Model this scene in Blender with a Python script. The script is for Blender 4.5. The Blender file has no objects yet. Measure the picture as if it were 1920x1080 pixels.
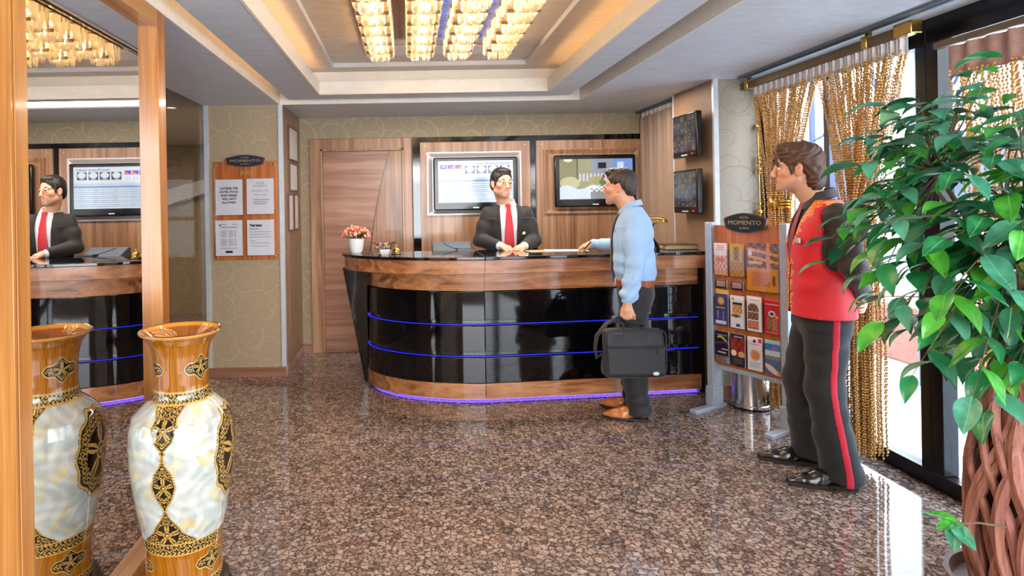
import bpy, math, random
import numpy as np
from mathutils import Vector, Matrix
R = math.radians
random.seed(7)
rng = np.random.default_rng(11)
scene = bpy.context.scene
col = scene.collection

# ------------------------------------------------------------------ camera
F = 1120.0; CX = 766.0; HZ = 383.0; ROLL = 0.017; EYE = 1.5
cd = bpy.data.cameras.new('camera'); cam = bpy.data.objects.new('camera', cd); col.objects.link(cam)
cd.sensor_width = 36; cd.lens = F / 1920 * 36
cd.shift_x = (960 - CX) / 1920; cd.shift_y = -(540 - HZ) / 1920
cd.clip_start = 0.05
cam.matrix_world = Matrix.Translation((0, 0, EYE)) @ Matrix.Rotation(math.pi / 2, 4, 'X') @ Matrix.Rotation(-ROLL, 4, 'Z')
scene.camera = cam

# ------------------------------------------------------------------ world, lights, exposure
scene.view_settings.view_transform = 'Standard'; scene.view_settings.look = 'None'
scene.view_settings.gamma = 1; scene.view_settings.use_curve_mapping = False
scene.view_settings.exposure = 0.12
w = bpy.data.worlds.new('sky'); scene.world = w; w.use_nodes = True
wn = w.node_tree.nodes; wl = w.node_tree.links
bg = wn['Background']
tc = wn.new('ShaderNodeTexCoord'); sp = wn.new('ShaderNodeSeparateXYZ'); rp = wn.new('ShaderNodeValToRGB')
wl.new(tc.outputs['Generated'], sp.inputs[0]); wl.new(sp.outputs['Z'], rp.inputs[0]); wl.new(rp.outputs[0], bg.inputs[0])
rp.color_ramp.elements[0].color = (0.95, 0.97, 1.0, 1); rp.color_ramp.elements[0].position = 0.0
rp.color_ramp.elements[1].color = (0.55, 0.74, 1.0, 1); rp.color_ramp.elements[1].position = 0.8
bg.inputs[1].default_value = 9.5

def area(name, loc, rot, sx, sy, power, color):
    l = bpy.data.lights.new(name, 'AREA'); l.shape = 'RECTANGLE'; l.size = sx; l.size_y = sy
    l.energy = power; l.color = color
    o = bpy.data.objects.new(name, l); o.location = loc; o.rotation_euler = rot; col.objects.link(o)
    return o
# added fill lamps behind the camera: warm from overhead, cool and level from the rear
area('lobby_fill_light', (0.3, -0.9, 2.36), (R(28), 0, 0), 2.6, 1.4, 70, (1.0, 0.93, 0.85))
area('cool_front_fill', (1.0, -2.4, 1.45), (R(90), 0, 0), 3.2, 2.0, 240, (0.86, 0.93, 1.0))
area('reception_fill_light', (0.9, 5.0, 2.385), (0, 0, 0), 2.4, 0.25, 46, (1.0, 0.9, 0.78))  # added fill lamp to brighten the desk area, no fitting there
area('corridor_light', (-2.9, 6.0, 2.37), (0, 0, 0), 0.5, 0.5, 120, (1.0, 0.9, 0.78))

def at(u, v, Y):
    u0, v0 = u - CX, v - HZ; c, s = math.cos(ROLL), math.sin(ROLL)
    return ((u0 * c - v0 * s) / F * Y, Y, EYE - (u0 * s + v0 * c) / F * Y)

# ------------------------------------------------------------------ materials
def lin(c):
    return tuple(((x / 255) / 12.92 if x / 255 <= 0.04045 else ((x / 255 + 0.055) / 1.055) ** 2.4) for x in c)
def rgba(c): return (*lin(c), 1)
class NT:
    def __init__(self, name):
        self.m = bpy.data.materials.new(name); self.m.use_nodes = True
        self.t = self.m.node_tree; self.n = self.t.nodes; self.b = self.n['Principled BSDF']
    def new(self, kind, **kw):
        n = self.n.new('ShaderNode' + kind)
        for k, v in kw.items(): setattr(n, k, v)
        return n
    def link(self, a, b): self.t.links.new(a, b)
    def put(self, sock, val):
        if isinstance(val, bpy.types.NodeSocket): self.link(val, sock)
        else: sock.default_value = val
    def math(self, op, a, b=0.0, c=0.0):
        n = self.new('Math', operation=op); self.put(n.inputs[0], a); self.put(n.inputs[1], b); self.put(n.inputs[2], c); return n.outputs[0]
    def mix(self, f, a, b, mode='MIX'):
        n = self.new('MixRGB', blend_type=mode); self.put(n.inputs[0], f); self.put(n.inputs[1], a); self.put(n.inputs[2], b); return n.outputs[0]
    def ramp(self, f, stops):
        n = self.new('ValToRGB'); self.put(n.inputs[0], f); e = n.color_ramp.elements
        while len(e) < len(stops): e.new(0.5)
        for i, (p, c) in enumerate(stops): e[i].position = p; e[i].color = c if len(c) == 4 else (*c, 1)
        return n.outputs[0]
    def pos(self, scale=(1, 1, 1), loc=(0, 0, 0), rot=(0, 0, 0), obj=False):
        g = self.new('TexCoord').outputs['Object'] if obj else self.new('NewGeometry').outputs['Position']
        m = self.new('Mapping'); self.link(g, m.inputs[0]); m.inputs['Scale'].default_value = scale
        m.inputs['Location'].default_value = loc; m.inputs['Rotation'].default_value = rot
        return m.outputs[0]
    def noise(self, vec, scale=5, detail=3, rough=0.5, dist=0.0):
        n = self.new('TexNoise'); self.link(vec, n.inputs['Vector']); n.inputs['Scale'].default_value = scale
        n.inputs['Detail'].default_value = detail; n.inputs['Roughness'].default_value = rough; n.inputs['Distortion'].default_value = dist
        return n.outputs['Fac']
    def bump(self, h, strength=0.2, dist=0.01):
        n = self.new('Bump'); n.inputs['Strength'].default_value = strength; n.inputs['Distance'].default_value = dist
        self.link(h, n.inputs['Height']); self.link(n.outputs[0], self.b.inputs['Normal'])
    def set(self, color=None, rough=None, metal=None, spec=None, coat=None, coat_r=0.05, trans=None, ior=None, sheen=None):
        i = self.b.inputs
        if color is not None: self.put(i['Base Color'], color)
        if rough is not None: self.put(i['Roughness'], rough)
        if metal is not None: i['Metallic'].default_value = metal
        if spec is not None: i['Specular IOR Level'].default_value = spec
        if coat is not None: i['Coat Weight'].default_value = coat; i['Coat Roughness'].default_value = coat_r
        if trans is not None: i['Transmission Weight'].default_value = trans
        if ior is not None: i['IOR'].default_value = ior
        if sheen is not None: i['Sheen Weight'].default_value = sheen
        return self.m
def plain(name, c, rough=0.5, metal=0.0, var=0.06, scale=30, **kw):
    t = NT(name); n = t.noise(t.pos(obj=True), scale, 3)
    l = lin(c); a = tuple(x * (1 - var) for x in l); b = tuple(min(1, x * (1 + var)) for x in l)
    return t.set(t.ramp(n, [(0.3, a), (0.7, b)]), rough, metal, **kw)
def wood(name, dark, mid, light, axis='z', rough=0.3, coat=0.4, fine=1.0, obj=False):
    t = NT(name); s = 26 * fine; l = 0.9
    sc = {'x': (l, s, s), 'y': (s, l, s), 'z': (s, s, l)}[axis]
    sc2 = {'x': (3, 190, 190), 'y': (190, 3, 190), 'z': (190, 190, 3)}[axis]
    n1 = t.noise(t.pos(sc, obj=obj), 0.55, 5, 0.55, 1.3); n2 = t.noise(t.pos(sc2, obj=obj), 1.0, 3, 0.6)
    f = t.math('ADD', t.math('MULTIPLY', n1, 0.75), t.math('MULTIPLY', n2, 0.25))
    c = t.ramp(f, [(0.34, lin(dark)), (0.5, lin(mid)), (0.66, lin(light))])
    t.bump(n2, 0.05, 0.002)
    return t.set(c, rough, coat=coat, coat_r=0.08)
def attr_mat(name, rough=0.4, coat=0.0, metal=0.0, emit=0.0, sheen=0.0):
    t = NT(name); a = t.new('VertexColor'); a.layer_name = 'Col'
    t.set(a.outputs[0] if not emit else (0.012, 0.012, 0.015, 1), rough, metal, coat=coat)
    if emit: t.link(a.outputs[0], t.b.inputs['Emission Color']); t.b.inputs['Emission Strength'].default_value = emit
    if sheen: t.b.inputs['Sheen Weight'].default_value = sheen
    return t.m
def emis(name, c, s):
    t = NT(name); t.set(rgba(c), 0.4); t.b.inputs['Emission Color'].default_value = rgba(c); t.b.inputs['Emission Strength'].default_value = s
    return t.m

M = {}
M['walnut_z'] = wood('walnut_upright_grain', (116, 80, 54), (157, 114, 82), (186, 146, 112), 'z', 0.35, 0.25)
M['walnut_x'] = wood('walnut_level_grain', (110, 70, 52), (150, 106, 82), (176, 134, 108), 'x', 0.35, 0.3, 0.7)
M['counter_wood'] = wood('counter_walnut', (104, 60, 34), (160, 102, 62), (194, 138, 92), 'x', 0.25, 0.5, 0.9)
M['frame_wood'] = wood('mirror_frame_oak', (136, 80, 30), (168, 108, 48), (192, 136, 72), 'z', 0.3, 0.4)
M['frame_wood_y'] = wood('mirror_rail_oak', (136, 80, 30), (168, 108, 48), (192, 136, 72), 'y', 0.3, 0.4)
M['cherry'] = wood('cherry_board', (150, 78, 32), (184, 102, 48), (204, 126, 68), 'z', 0.35, 0.3)
M['base_wood'] = wood('baseboard_walnut', (104, 66, 48), (142, 98, 76), (164, 118, 94), 'x', 0.3, 0.3)
M['side_panel'] = wood('brown_panel', (112, 82, 60), (136, 104, 78), (150, 118, 92), 'z', 0.4, 0.2)
M['black_gloss'] = plain('black_gloss_laminate', (7, 7, 10), 0.06, coat=0.6, var=0.2)
M['black_panel'] = plain('black_counter_glass', (6, 6, 9), 0.05, spec=0.6)
M['granite_black'] = plain('black_granite_top', (16, 16, 20), 0.05, spec=0.7, var=0.7, scale=160)
M['white_trim'] = plain('white_plaster_edge', (206, 206, 210), 0.35, var=0.03)
M['silver'] = plain('satin_silver', (214, 220, 228), 0.35, 0.4)
M['silver_paint'] = plain('silver_paint', (176, 186, 200), 0.4, 0.25)
M['steel'] = plain('brushed_steel', (205, 200, 196), 0.2, 1.0)
M['brass'] = plain('brass', (214, 168, 84), 0.22, 1.0)
M['bronze'] = plain('dark_bronze', (112, 92, 66), 0.35, 0.6)
M['gold_print'] = plain('gold_lettering', (206, 172, 104), 0.35, 0.5)
M['black_plastic'] = plain('black_plastic', (14, 14, 16), 0.18)
M['grey_plastic'] = plain('grey_plastic', (96, 104, 114), 0.35)
M['white_ceramic'] = plain('white_ceramic', (244, 244, 246), 0.12, var=0.02)
M['paper'] = plain('white_paper', (232, 232, 240), 0.6, var=0.02)
M['ink'] = plain('black_ink', (34, 34, 40), 0.6)
M['ink_soft'] = plain('grey_ink', (138, 138, 148), 0.6)
M['navy'] = plain('navy_plaque', (38, 44, 62), 0.35)
M['plaque_rim'] = plain('plaque_brown_rim', (96, 52, 34), 0.35)
M['plaque_black'] = plain('plaque_black', (30, 24, 22), 0.3)
M['window_frame'] = plain('black_aluminium', (14, 14, 18), 0.25, 0.3)
M['window_blue'] = plain('blue_grey_aluminium', (70, 84, 120), 0.3, 0.3)
M['valance'] = plain('white_curtain_heading', (214, 206, 206), 0.8, var=0.1)
M['valance_pink'] = plain('rosy_valance', (170, 130, 118), 0.8, var=0.15)
M['led_blue'] = emis('blue_led', (36, 44, 225), 1.0)
M['led_violet'] = emis('violet_led', (110, 80, 255), 6.5)
M['led_warm'] = emis('warm_led', (255, 206, 140), 8.0)
M['bulb'] = emis('warm_bulb', (255, 222, 172), 85.0)
M['downlight'] = emis('downlight_lamp', (255, 236, 200), 6.0)
t = NT('acrylic'); M['acrylic'] = t.set((0.97, 0.98, 1, 1), 0.03, trans=0.0, spec=0.5)
mx = t.new('MixShader'); tr = t.new('BsdfTransparent'); gl = t.new('BsdfGlossy'); gl.inputs['Roughness'].default_value = 0.05
mx.inputs[0].default_value = 0.07; t.link(tr.outputs[0], mx.inputs[1]); t.link(gl.outputs[0], mx.inputs[2]); t.link(mx.outputs[0], t.n['Material Output'].inputs[0])
def thin_glass(name, tint, refl, edge=0.6):
    t = NT(name); mx = t.new('MixShader'); tr = t.new('BsdfTransparent'); gl = t.new('BsdfGlossy'); lw = t.new('LayerWeight')
    tr.inputs[0].default_value = (*tint, 1); gl.inputs['Roughness'].default_value = 0.02; lw.inputs[0].default_value = 0.5
    f = t.math('ADD', t.math('MULTIPLY', t.math('POWER', lw.outputs['Facing'], 4.0), edge), refl)
    t.link(f, mx.inputs[0]); t.link(tr.outputs[0], mx.inputs[1]); t.link(gl.outputs[0], mx.inputs[2]); t.link(mx.outputs[0], t.n['Material Output'].inputs[0])
    return t.m
M['glass'] = thin_glass('window_glass', (0.97, 0.985, 0.985), 0.025)
M['smoked_glass'] = thin_glass('smoked_glass', (0.62, 0.60, 0.57), 0.03, 0.12)
t = NT('mirror_silver'); M['mirror'] = t.set((0.80, 0.79, 0.78, 1), 0.0, 1.0)
t = NT('bronze_mirror'); M['bronze_mirror'] = t.set((0.16, 0.11, 0.09, 1), 0.08, 0.9)
t = NT('blue_mirror'); n = t.noise(t.pos((2, 6, 2)), 4, 4, 0.6, 2.0); M['blue_mirror'] = t.set(t.ramp(n, [(0.3, lin((30, 50, 170))), (0.6, lin((70, 110, 220))), (0.8, lin((110, 150, 230)))]), 0.15, 0.2)
# polished brown granite: fawn grains closed in by near-black rims
t = NT('brown_granite')
p = t.pos()
wob = t.new('TexNoise'); t.link(p, wob.inputs['Vector']); wob.inputs['Scale'].default_value = 48; wob.inputs['Detail'].default_value = 4
off = t.mix(0.034, p, wob.outputs['Color'], 'ADD')
def vor(feature, scale, rnd=1.0):
    v = t.new('TexVoronoi', feature=feature); t.link(off, v.inputs['Vector']); v.inputs['Scale'].default_value = scale; v.inputs['Randomness'].default_value = rnd; return v
ve = vor('DISTANCE_TO_EDGE', 34); vf = vor('F1', 34); vs = vor('F1', 130)
sx = t.new('SeparateColor'); t.link(vf.outputs['Color'], sx.inputs[0])
grain = t.ramp(sx.outputs[0], [(0.0, lin((112, 92, 84))), (0.35, lin((166, 140, 126))), (0.7, lin((194, 170, 156))), (1.0, lin((150, 124, 112)))])
sp2 = t.new('SeparateColor'); t.link(vs.outputs['Color'], sp2.inputs[0])
grain = t.mix(t.math('MULTIPLY', sp2.outputs[1], 0.45), grain, rgba((78, 64, 56)))
big = t.noise(p, 7, 2)
thr = t.math('ADD', t.math('ADD', t.math('MULTIPLY', t.noise(p, 55, 4, 0.7), 0.62), -0.22), t.math('MULTIPLY', big, 0.12))
rim = t.math('SMOOTH_MIN', t.math('MAXIMUM', t.math('MULTIPLY', t.math('SUBTRACT', thr, ve.outputs['Distance']), 9.0), 0.0), 1.0, 0.1)
dk = t.math('MULTIPLY', t.math('GREATER_THAN', t.noise(p, 85, 3, 0.6), 0.60), 0.6)
grain = t.mix(dk, grain, rgba((64, 54, 50)))
M['granite'] = t.set(t.mix(t.math('MULTIPLY', rim, 0.86), grain, rgba((52, 44, 42))), 0.05, spec=0.6)
# silvery brushed ceiling paper
def ceil_mat(name, a, b, rough=0.45):
    t = NT(name); n = t.noise(t.pos((4, 15, 12), rot=(0, 0, 0)), 1.6, 6, 0.7, 0.8)
    t.bump(n, 0.12, 0.004); return t.set(t.ramp(n, [(0.3, lin(a)), (0.7, lin(b))]), rough, 0.0, spec=0.4)
M['ceiling'] = ceil_mat('silver_ceiling_paper', (190, 196, 206), (212, 217, 226))
M['ceiling_face'] = ceil_mat('pearl_edge_paper', (224, 216, 204), (238, 230, 218), 0.35)
M['ceiling_warm'] = ceil_mat('champagne_ceiling_paper', (186, 170, 154), (208, 192, 174), 0.35)
# wallpaper with a spiral scroll in each cell
def wallpaper(name, base, line, amount, plane='xz', base2=None, gloss=0.5):
    t = NT(name); g = t.pos(); s = t.new('SeparateXYZ'); t.link(g, s.inputs[0])
    cb = t.new('CombineXYZ'); t.link(s.outputs['X' if plane == 'xz' else 'Y'], cb.inputs[0]); t.link(s.outputs['Z'], cb.inputs[1])
    wb = t.new('TexNoise'); t.link(cb.outputs[0], wb.inputs['Vector']); wb.inputs['Scale'].default_value = 5
    q = t.mix(0.05, cb.outputs[0], wb.outputs['Color'], 'ADD')
    def spiral(scale, shift, turns, width):
        ad = t.new('VectorMath', operation='ADD'); t.link(q, ad.inputs[0]); ad.inputs[1].default_value = shift
        v = t.new('TexVoronoi', feature='F1'); v.voronoi_dimensions = '2D'; t.link(ad.outputs[0], v.inputs['Vector']); v.inputs['Scale'].default_value = scale; v.inputs['Randomness'].default_value = 0.75
        d = t.new('VectorMath', operation='SUBTRACT'); t.link(ad.outputs[0], d.inputs[0]); t.link(v.outputs['Position'], d.inputs[1])
        e = t.new('SeparateXYZ'); t.link(d.outputs[0], e.inputs[0])
        ang = t.math('DIVIDE', t.math('ARCTAN2', e.outputs[1], e.outputs[0]), 2 * math.pi)
        rr = t.math('MULTIPLY', v.outputs['Distance'], turns)
        ph = t.math('FRACT', t.math('ADD', t.math('SUBTRACT', rr, ang), 20.0))
        ln = t.math('LESS_THAN', t.math('ABSOLUTE', t.math('SUBTRACT', ph, 0.5)), width)
        return t.math('MULTIPLY', ln, t.math('GREATER_THAN', v.outputs['Distance'], 0.16))
    m = t.math('MAXIMUM', spiral(4.6, (0, 0, 0), 1.9, 0.032), spiral(3.1, (5.3, 1.7, 0), 1.3, 0.022))
    n = t.noise(g, 90, 3)
    b = t.ramp(n, [(0.3, tuple(x * 0.9 for x in lin(base))), (0.7, tuple(x * 1.08 for x in lin(base)))])
    return t.set(t.mix(t.math('MULTIPLY', m, amount), b, rgba(line)), gloss, spec=0.3)
M['wallpaper'] = wallpaper('olive_scroll_wallpaper', (154, 138, 110), (184, 170, 140), 0.62)
M['wallpaper_tan'] = wallpaper('tan_scroll_wallpaper', (172, 152, 124), (194, 172, 142), 0.5)
M['wallpaper_grey'] = wallpaper('greige_scroll_wallpaper', (146, 135, 120), (122, 110, 96), 0.6)
M['wallpaper_brown'] = wallpaper('brown_scroll_wallpaper', (142, 112, 88), (122, 94, 74), 0.6, 'yz')

# ------------------------------------------------------------------ mesh building
W = {}
def world_of(p): return W.get(p.name, Matrix.Identity(4)) if p is not None else Matrix.Identity(4)
def tag(o, label=None, cat=None, group=None, kind=None):
    if label: o['label'] = label
    if cat: o['category'] = cat
    if group: o['group'] = group
    if kind: o['kind'] = kind
    return o
def thing(name, label, cat, loc=(0, 0, 0), rz=0.0, group=None):
    o = bpy.data.objects.new(name, None); col.objects.link(o); o.empty_display_size = 0.1
    o.location = loc; o.rotation_euler = (0, 0, rz)
    W[o.name] = Matrix.Translation(loc) @ Matrix.Rotation(rz, 4, 'Z')
    return tag(o, label, cat, group)
def link(name, me, parent=None, kind=None):
    o = bpy.data.objects.new(name, me); col.objects.link(o)
    if parent is not None: o.parent = parent
    W[o.name] = world_of(parent).copy()
    if kind: o['kind'] = kind
    return o
class MB:
    def __init__(self): self.v = []; self.f = []; self.mi = []; self.c = None
    def add(self, vs, fs, mi=0):
        b = len(self.v); self.v += [tuple(p) for p in vs]
        self.f += [tuple(b + i for i in f) for f in fs]; self.mi += [mi] * len(fs); return self
    def box(self, x0, x1, y0, y1, z0, z1, mi=0, M4=None):
        vs = [Vector((x, y, z)) for z in (z0, z1) for y in (y0, y1) for x in (x0, x1)]
        if M4 is not None: vs = [M4 @ p for p in vs]
        return self.add(vs, [(0, 2, 3, 1), (4, 5, 7, 6), (0, 1, 5, 4), (2, 6, 7, 3), (0, 4, 6, 2), (1, 3, 7, 5)], mi)
    def prism(self, pts, d, mi=0, M4=None):
        """pts: 3-D loop, d: extrusion vector"""
        n = len(pts); a = [Vector(p) for p in pts]; b = [p + Vector(d) for p in a]
        vs = a + b
        if M4 is not None: vs = [M4 @ p for p in vs]
        fs = [tuple(range(n))[::-1], tuple(range(n, 2 * n))] + [(i, (i + 1) % n, n + (i + 1) % n, n + i) for i in range(n)]
        return self.add(vs, fs, mi)
    def lathe(self, prof, c=(0, 0), seg=32, mi=0, cap=True, M4=None):
        vs = []; fs = []
        for r, z in prof:
            for k in range(seg):
                a = 2 * math.pi * k / seg; vs.append(Vector((c[0] + r * math.cos(a), c[1] + r * math.sin(a), z)))
        m = len(prof)
        for i in range(m - 1):
            for k in range(seg):
                k2 = (k + 1) % seg; fs.append((i * seg + k, i * seg + k2, (i + 1) * seg + k2, (i + 1) * seg + k))
        if cap: fs += [tuple(range(seg))[::-1], tuple(range((m - 1) * seg, m * seg))]
        if M4 is not None: vs = [M4 @ p for p in vs]
        return self.add(vs, fs, mi)
    def tube(self, path, rad, seg=8, mi=0, flat=1.0):
        P = [Vector(p) for p in path]; n = len(P); rr = rad if hasattr(rad, '__len__') else [rad] * n
        t0 = (P[1] - P[0]).normalized(); up = Vector((0, 0, 1)) if abs(t0.z) < 0.9 else Vector((1, 0, 0))
        nn = (up - t0 * up.dot(t0)).normalized(); vs = []; fs = []
        for i in range(n):
            t = (P[min(i + 1, n - 1)] - P[max(i - 1, 0)]).normalized()
            nn = (nn - t * nn.dot(t)).normalized(); bb = t.cross(nn)
            for k in range(seg):
                a = 2 * math.pi * k / seg; vs.append(P[i] + nn * (math.cos(a) * rr[i] * flat) + bb * (math.sin(a) * rr[i]))
        for i in range(n - 1):
            for k in range(seg):
                k2 = (k + 1) % seg; fs.append((i * seg + k, i * seg + k2, (i + 1) * seg + k2, (i + 1) * seg + k))
        fs += [tuple(range(seg))[::-1], tuple(range((n - 1) * seg, n * seg))]
        return self.add(vs, fs, mi)
    def ball(self, c, r, seg=10, rings=6, mi=0, M4=None):
        rr = r if hasattr(r, '__len__') else (r, r, r)
        vs = []; fs = []
        for i in range(1, rings):
            th = math.pi * i / rings
            for k in range(seg):
                a = 2 * math.pi * k / seg; vs.append(Vector((rr[0] * math.sin(th) * math.cos(a), rr[1] * math.sin(th) * math.sin(a), rr[2] * math.cos(th))))
        vs += [Vector((0, 0, rr[2])), Vector((0, 0, -rr[2]))]; t = (rings - 1) * seg
        for i in range(rings - 2):
            for k in range(seg):
                k2 = (k + 1) % seg; fs.append((i * seg + k, (i + 1) * seg + k, (i + 1) * seg + k2, i * seg + k2))
        for k in range(seg):
            k2 = (k + 1) % seg; fs.append((t, k, k2)); fs.append((t + 1, (rings - 2) * seg + k2, (rings - 2) * seg + k))
        if M4 is not None: vs = [M4 @ p for p in vs]
        return self.add([p + Vector(c) for p in vs], fs, mi)
    def mesh(self, name, mats, smooth=True, angle=35):
        me = bpy.data.meshes.new(name); me.from_pydata(self.v, [], self.f); me.update()
        for m in (mats if isinstance(mats, (list, tuple)) else [mats]): me.materials.append(m)
        if len(set(self.mi)) > 1: me.polygons.foreach_set('material_index', self.mi)
        if smooth:
            me.polygons.foreach_set('use_smooth', [True] * len(self.f)); me.set_sharp_from_angle(angle=R(angle))
        return me
    def build(self, name, mats, parent=None, local=False, smooth=True, bevel=0.0, kind=None, angle=35):
        """world-space geometry unless local=True; a top-level mesh gets its origin at the middle of its base"""
        if parent is not None:
            if not local:
                iv = world_of(parent).inverted(); self.v = [tuple(iv @ Vector(p)) for p in self.v]
            o = link(name, self.mesh(name, mats, smooth, angle), parent, kind)
        else:
            a = np.array(self.v); c = Vector(((a[:, 0].min() + a[:, 0].max()) / 2, (a[:, 1].min() + a[:, 1].max()) / 2, a[:, 2].min()))
            self.v = [tuple(Vector(p) - c) for p in self.v]
            o = link(name, self.mesh(name, mats, smooth, angle), None, kind); o.location = c; W[o.name] = Matrix.Translation(c)
        if bevel:
            b = o.modifiers.new('edge', 'BEVEL'); b.width = bevel; b.segments = 2; b.limit_method = 'ANGLE'; b.angle_limit = R(40)
        return o
def struct(name, mb, mats, parent=None, **kw):
    o = mb.build(name, mats, parent, **kw)
    if parent is None: o['kind'] = 'structure'
    return o
def B(*a, **k): return MB().box(*a, **k)
def copy_tree(o, parent=None):
    c = o.copy(); col.objects.link(c); W[c.name] = W.get(o.name, Matrix.Identity(4)).copy()
    if parent is not None: c.parent = parent
    for ch in [x for x in bpy.data.objects if x.parent == o]: copy_tree(ch, c)
    return c
def colour_attr(me, cols):
    a = me.color_attributes.new('Col', 'FLOAT_COLOR', 'POINT'); n = len(me.vertices)
    c = np.ones((n, 4), np.float32); c[:, :3] = cols; a.data.foreach_set('color', c.ravel())
def text(name, body, size, M4, mat, parent, extrude=0.0008, align='CENTER', width=None, shear=0.0, bold=0.0, local=False):
    cu = bpy.data.curves.new(name, 'FONT'); cu.body = body; cu.size = size; cu.align_x = align; cu.align_y = 'CENTER'
    cu.extrude = extrude; cu.resolution_u = 2; cu.shear = shear; cu.offset = bold
    ob = bpy.data.objects.new(name, cu); me = bpy.data.meshes.new_from_object(ob)
    bpy.data.objects.remove(ob); bpy.data.curves.remove(cu)
    vs = np.zeros(len(me.vertices) * 3); me.vertices.foreach_get('co', vs); vs = vs.reshape(-1, 3)
    if width: vs[:, 0] *= width / max(1e-6, vs[:, 0].max() - vs[:, 0].min())
    iv = M4 if local else world_of(parent).inverted() @ M4
    A = np.array(iv); vs = vs @ A[:3, :3].T + A[:3, 3]
    me.vertices.foreach_set('co', vs.ravel()); me.materials.clear(); me.materials.append(mat); me.update()
    return link(name, me, parent)
def face_y(x, y, z): # text plane facing -y
    return Matrix.Translation((x, y, z)) @ Matrix.Rotation(math.pi / 2, 4, 'X')
def picture(name, fn, nu, nv, M4, wd, ht, mat, parent=None, local=False, thick=0.0):
    """flat print: a fine grid in the local x-y plane, coloured by fn(u, v) -> sRGB array; u to the right, v up"""
    us = np.linspace(0, 1, nu + 1); vs = np.linspace(0, 1, nv + 1); U, V = np.meshgrid(us, vs)
    cols = np.clip(fn(U.ravel(), V.ravel()), 0, 255) / 255.0; cols = np.where(cols <= 0.04045, cols / 12.92, ((cols + 0.055) / 1.055) ** 2.4)
    mb = MB(); A = M4 if local else world_of(parent).inverted() @ M4
    P = [A @ Vector(((u - 0.5) * wd, (v - 0.5) * ht, 0)) for u, v in zip(U.ravel(), V.ravel())]
    fs = [(j * (nu + 1) + i, j * (nu + 1) + i + 1, (j + 1) * (nu + 1) + i + 1, (j + 1) * (nu + 1) + i) for j in range(nv) for i in range(nu)]
    mb.add(P, fs); me = mb.mesh(name, mat, False); colour_attr(me, cols)
    return link(name, me, parent)
M['print'] = attr_mat('printed_paper', 0.35)
M['screen'] = attr_mat('lit_screen', 0.15, emit=0.9)
# ================================================================== the setting
CZ = 2.40
struct('floor', B(-4.6, 2.74, -2.7, 8.6, -0.1, 0), M['granite'])
t = NT('pale_street'); M['street'] = t.set(t.ramp(t.noise(t.pos(), 1.5, 4), [(0.3, lin((206, 206, 204))), (0.7, lin((232, 232, 230)))]), 0.7)
struct('floor_outside', B(2.74, 16, -9, 24, -0.16, -0.06), M['street'])
# ceiling: the perimeter, then the stepped tray with its light coves
c = MB()
c.box(-4.6, -1.13, -2.7, 8.6, CZ, 2.8).box(1.54, 2.74, -2.7, 6.3, CZ, 2.8).box(-1.13, 1.54, 5.30, 8.6, CZ, 2.8).box(-1.13, 1.54, -2.7, 0.6, CZ, 2.8)
ceil = struct('ceiling', c, M['ceiling'])
B(-1.13, 1.54, 0.6, 5.3, 2.72, 2.8).build('tray_back', M['ceiling_warm'], ceil)
c = MB().box(-1.13, -1.122, 0.6, 5.3, CZ, 2.7).box(1.532, 1.54, 0.6, 5.3, CZ, 2.7).box(-1.122, 1.532, 5.292, 5.3, CZ, 2.7)
c.build('lower_edge', M['ceiling_face'], ceil)
def ring(x0, x1, y0, y1, X0, X1, Y0, Y1, z0, z1):
    return MB().box(X0, x0, Y0, Y1, z0, z1).box(x1, X1, Y0, Y1, z0, z1).box(x0, x1, y1, Y1, z0, z1).box(x0, x1, Y0, y0, z0, z1)
ring(-0.73, 1.18, 0.9, 4.98, -1.03, 1.42, 0.72, 5.21, 2.43, 2.5).build('soffit_tier', M['ceiling'], ceil)
ring(-0.79, 1.28, 0.84, 5.06, -1.03, 1.42, 0.72, 5.21, 2.5, 2.72).build('tier_wall', M['ceiling_face'], ceil)
ring(-0.725, 1.175, 0.905, 4.975, -0.74, 1.19, 0.89, 4.99, 2.425, 2.535).build('cove_lip', M['ceiling_face'], ceil)
ring(-0.60, 0.98, 1.0, 4.88, -0.79, 1.28, 0.84, 5.06, 2.63, 2.72).build('upper_tier', M['ceiling_warm'], ceil)
ring(-0.595, 0.975, 1.005, 4.875, -0.602, 0.982, 0.998, 4.882, 2.627, 2.67).build('upper_edge', M['white_trim'], ceil)
B(-0.60, 0.98, 1.0, 4.88, 2.662, 2.7).build('upper_recess', M['ceiling_warm'], ceil)
for x0, x1 in ((-0.765, -0.75), (1.205, 1.22)): B(x0, x1, 1.0, 4.9, 2.502, 2.51).build('cove_led_strip', M['led_warm'], ceil)
B(-1.11, -1.10, 0.8, 5.15, 2.60, 2.61).build('cove_led_strip', M['led_warm'], ceil)
# walls
struct('wall_left', B(-1.80, -1.165, -2.7, 2.745, 0, CZ), M['wallpaper_tan'])
struct('wall_front', B(-4.6, 2.74, -2.8, -2.7, 0, CZ), M['wallpaper_tan'])
struct('wall_corridor_side', B(-4.7, -4.6, -2.7, 8.7, 0, CZ), M['wallpaper_tan'])
struct('wall_corridor_end', B(-4.6, -1.11, 8.5, 8.6, 0, CZ), M['wallpaper'])
struct('wall_back', B(-1.11, 2.74, 6.12, 6.24, 0, CZ), M['wallpaper'])
col_l = struct('wall_left_column', B(-1.77, -1.11, 5.28, 8.5, 0, CZ), M['wallpaper_tan'])
B(-1.112, -1.104, 5.30, 6.12, 0, CZ).build('side_panel', M['side_panel'], col_l)
struct('trim_1', B(-1.795, -1.757, 5.262, 5.285, 0, CZ), M['silver'])
struct('trim_2', B(-1.138, -1.100, 5.262, 5.30, 0.09, CZ), M['silver'])
wr = struct('wall_right_column', B(2.312, 2.72, 4.49, 5.16, 0, CZ), M['wallpaper_grey'])
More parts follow.
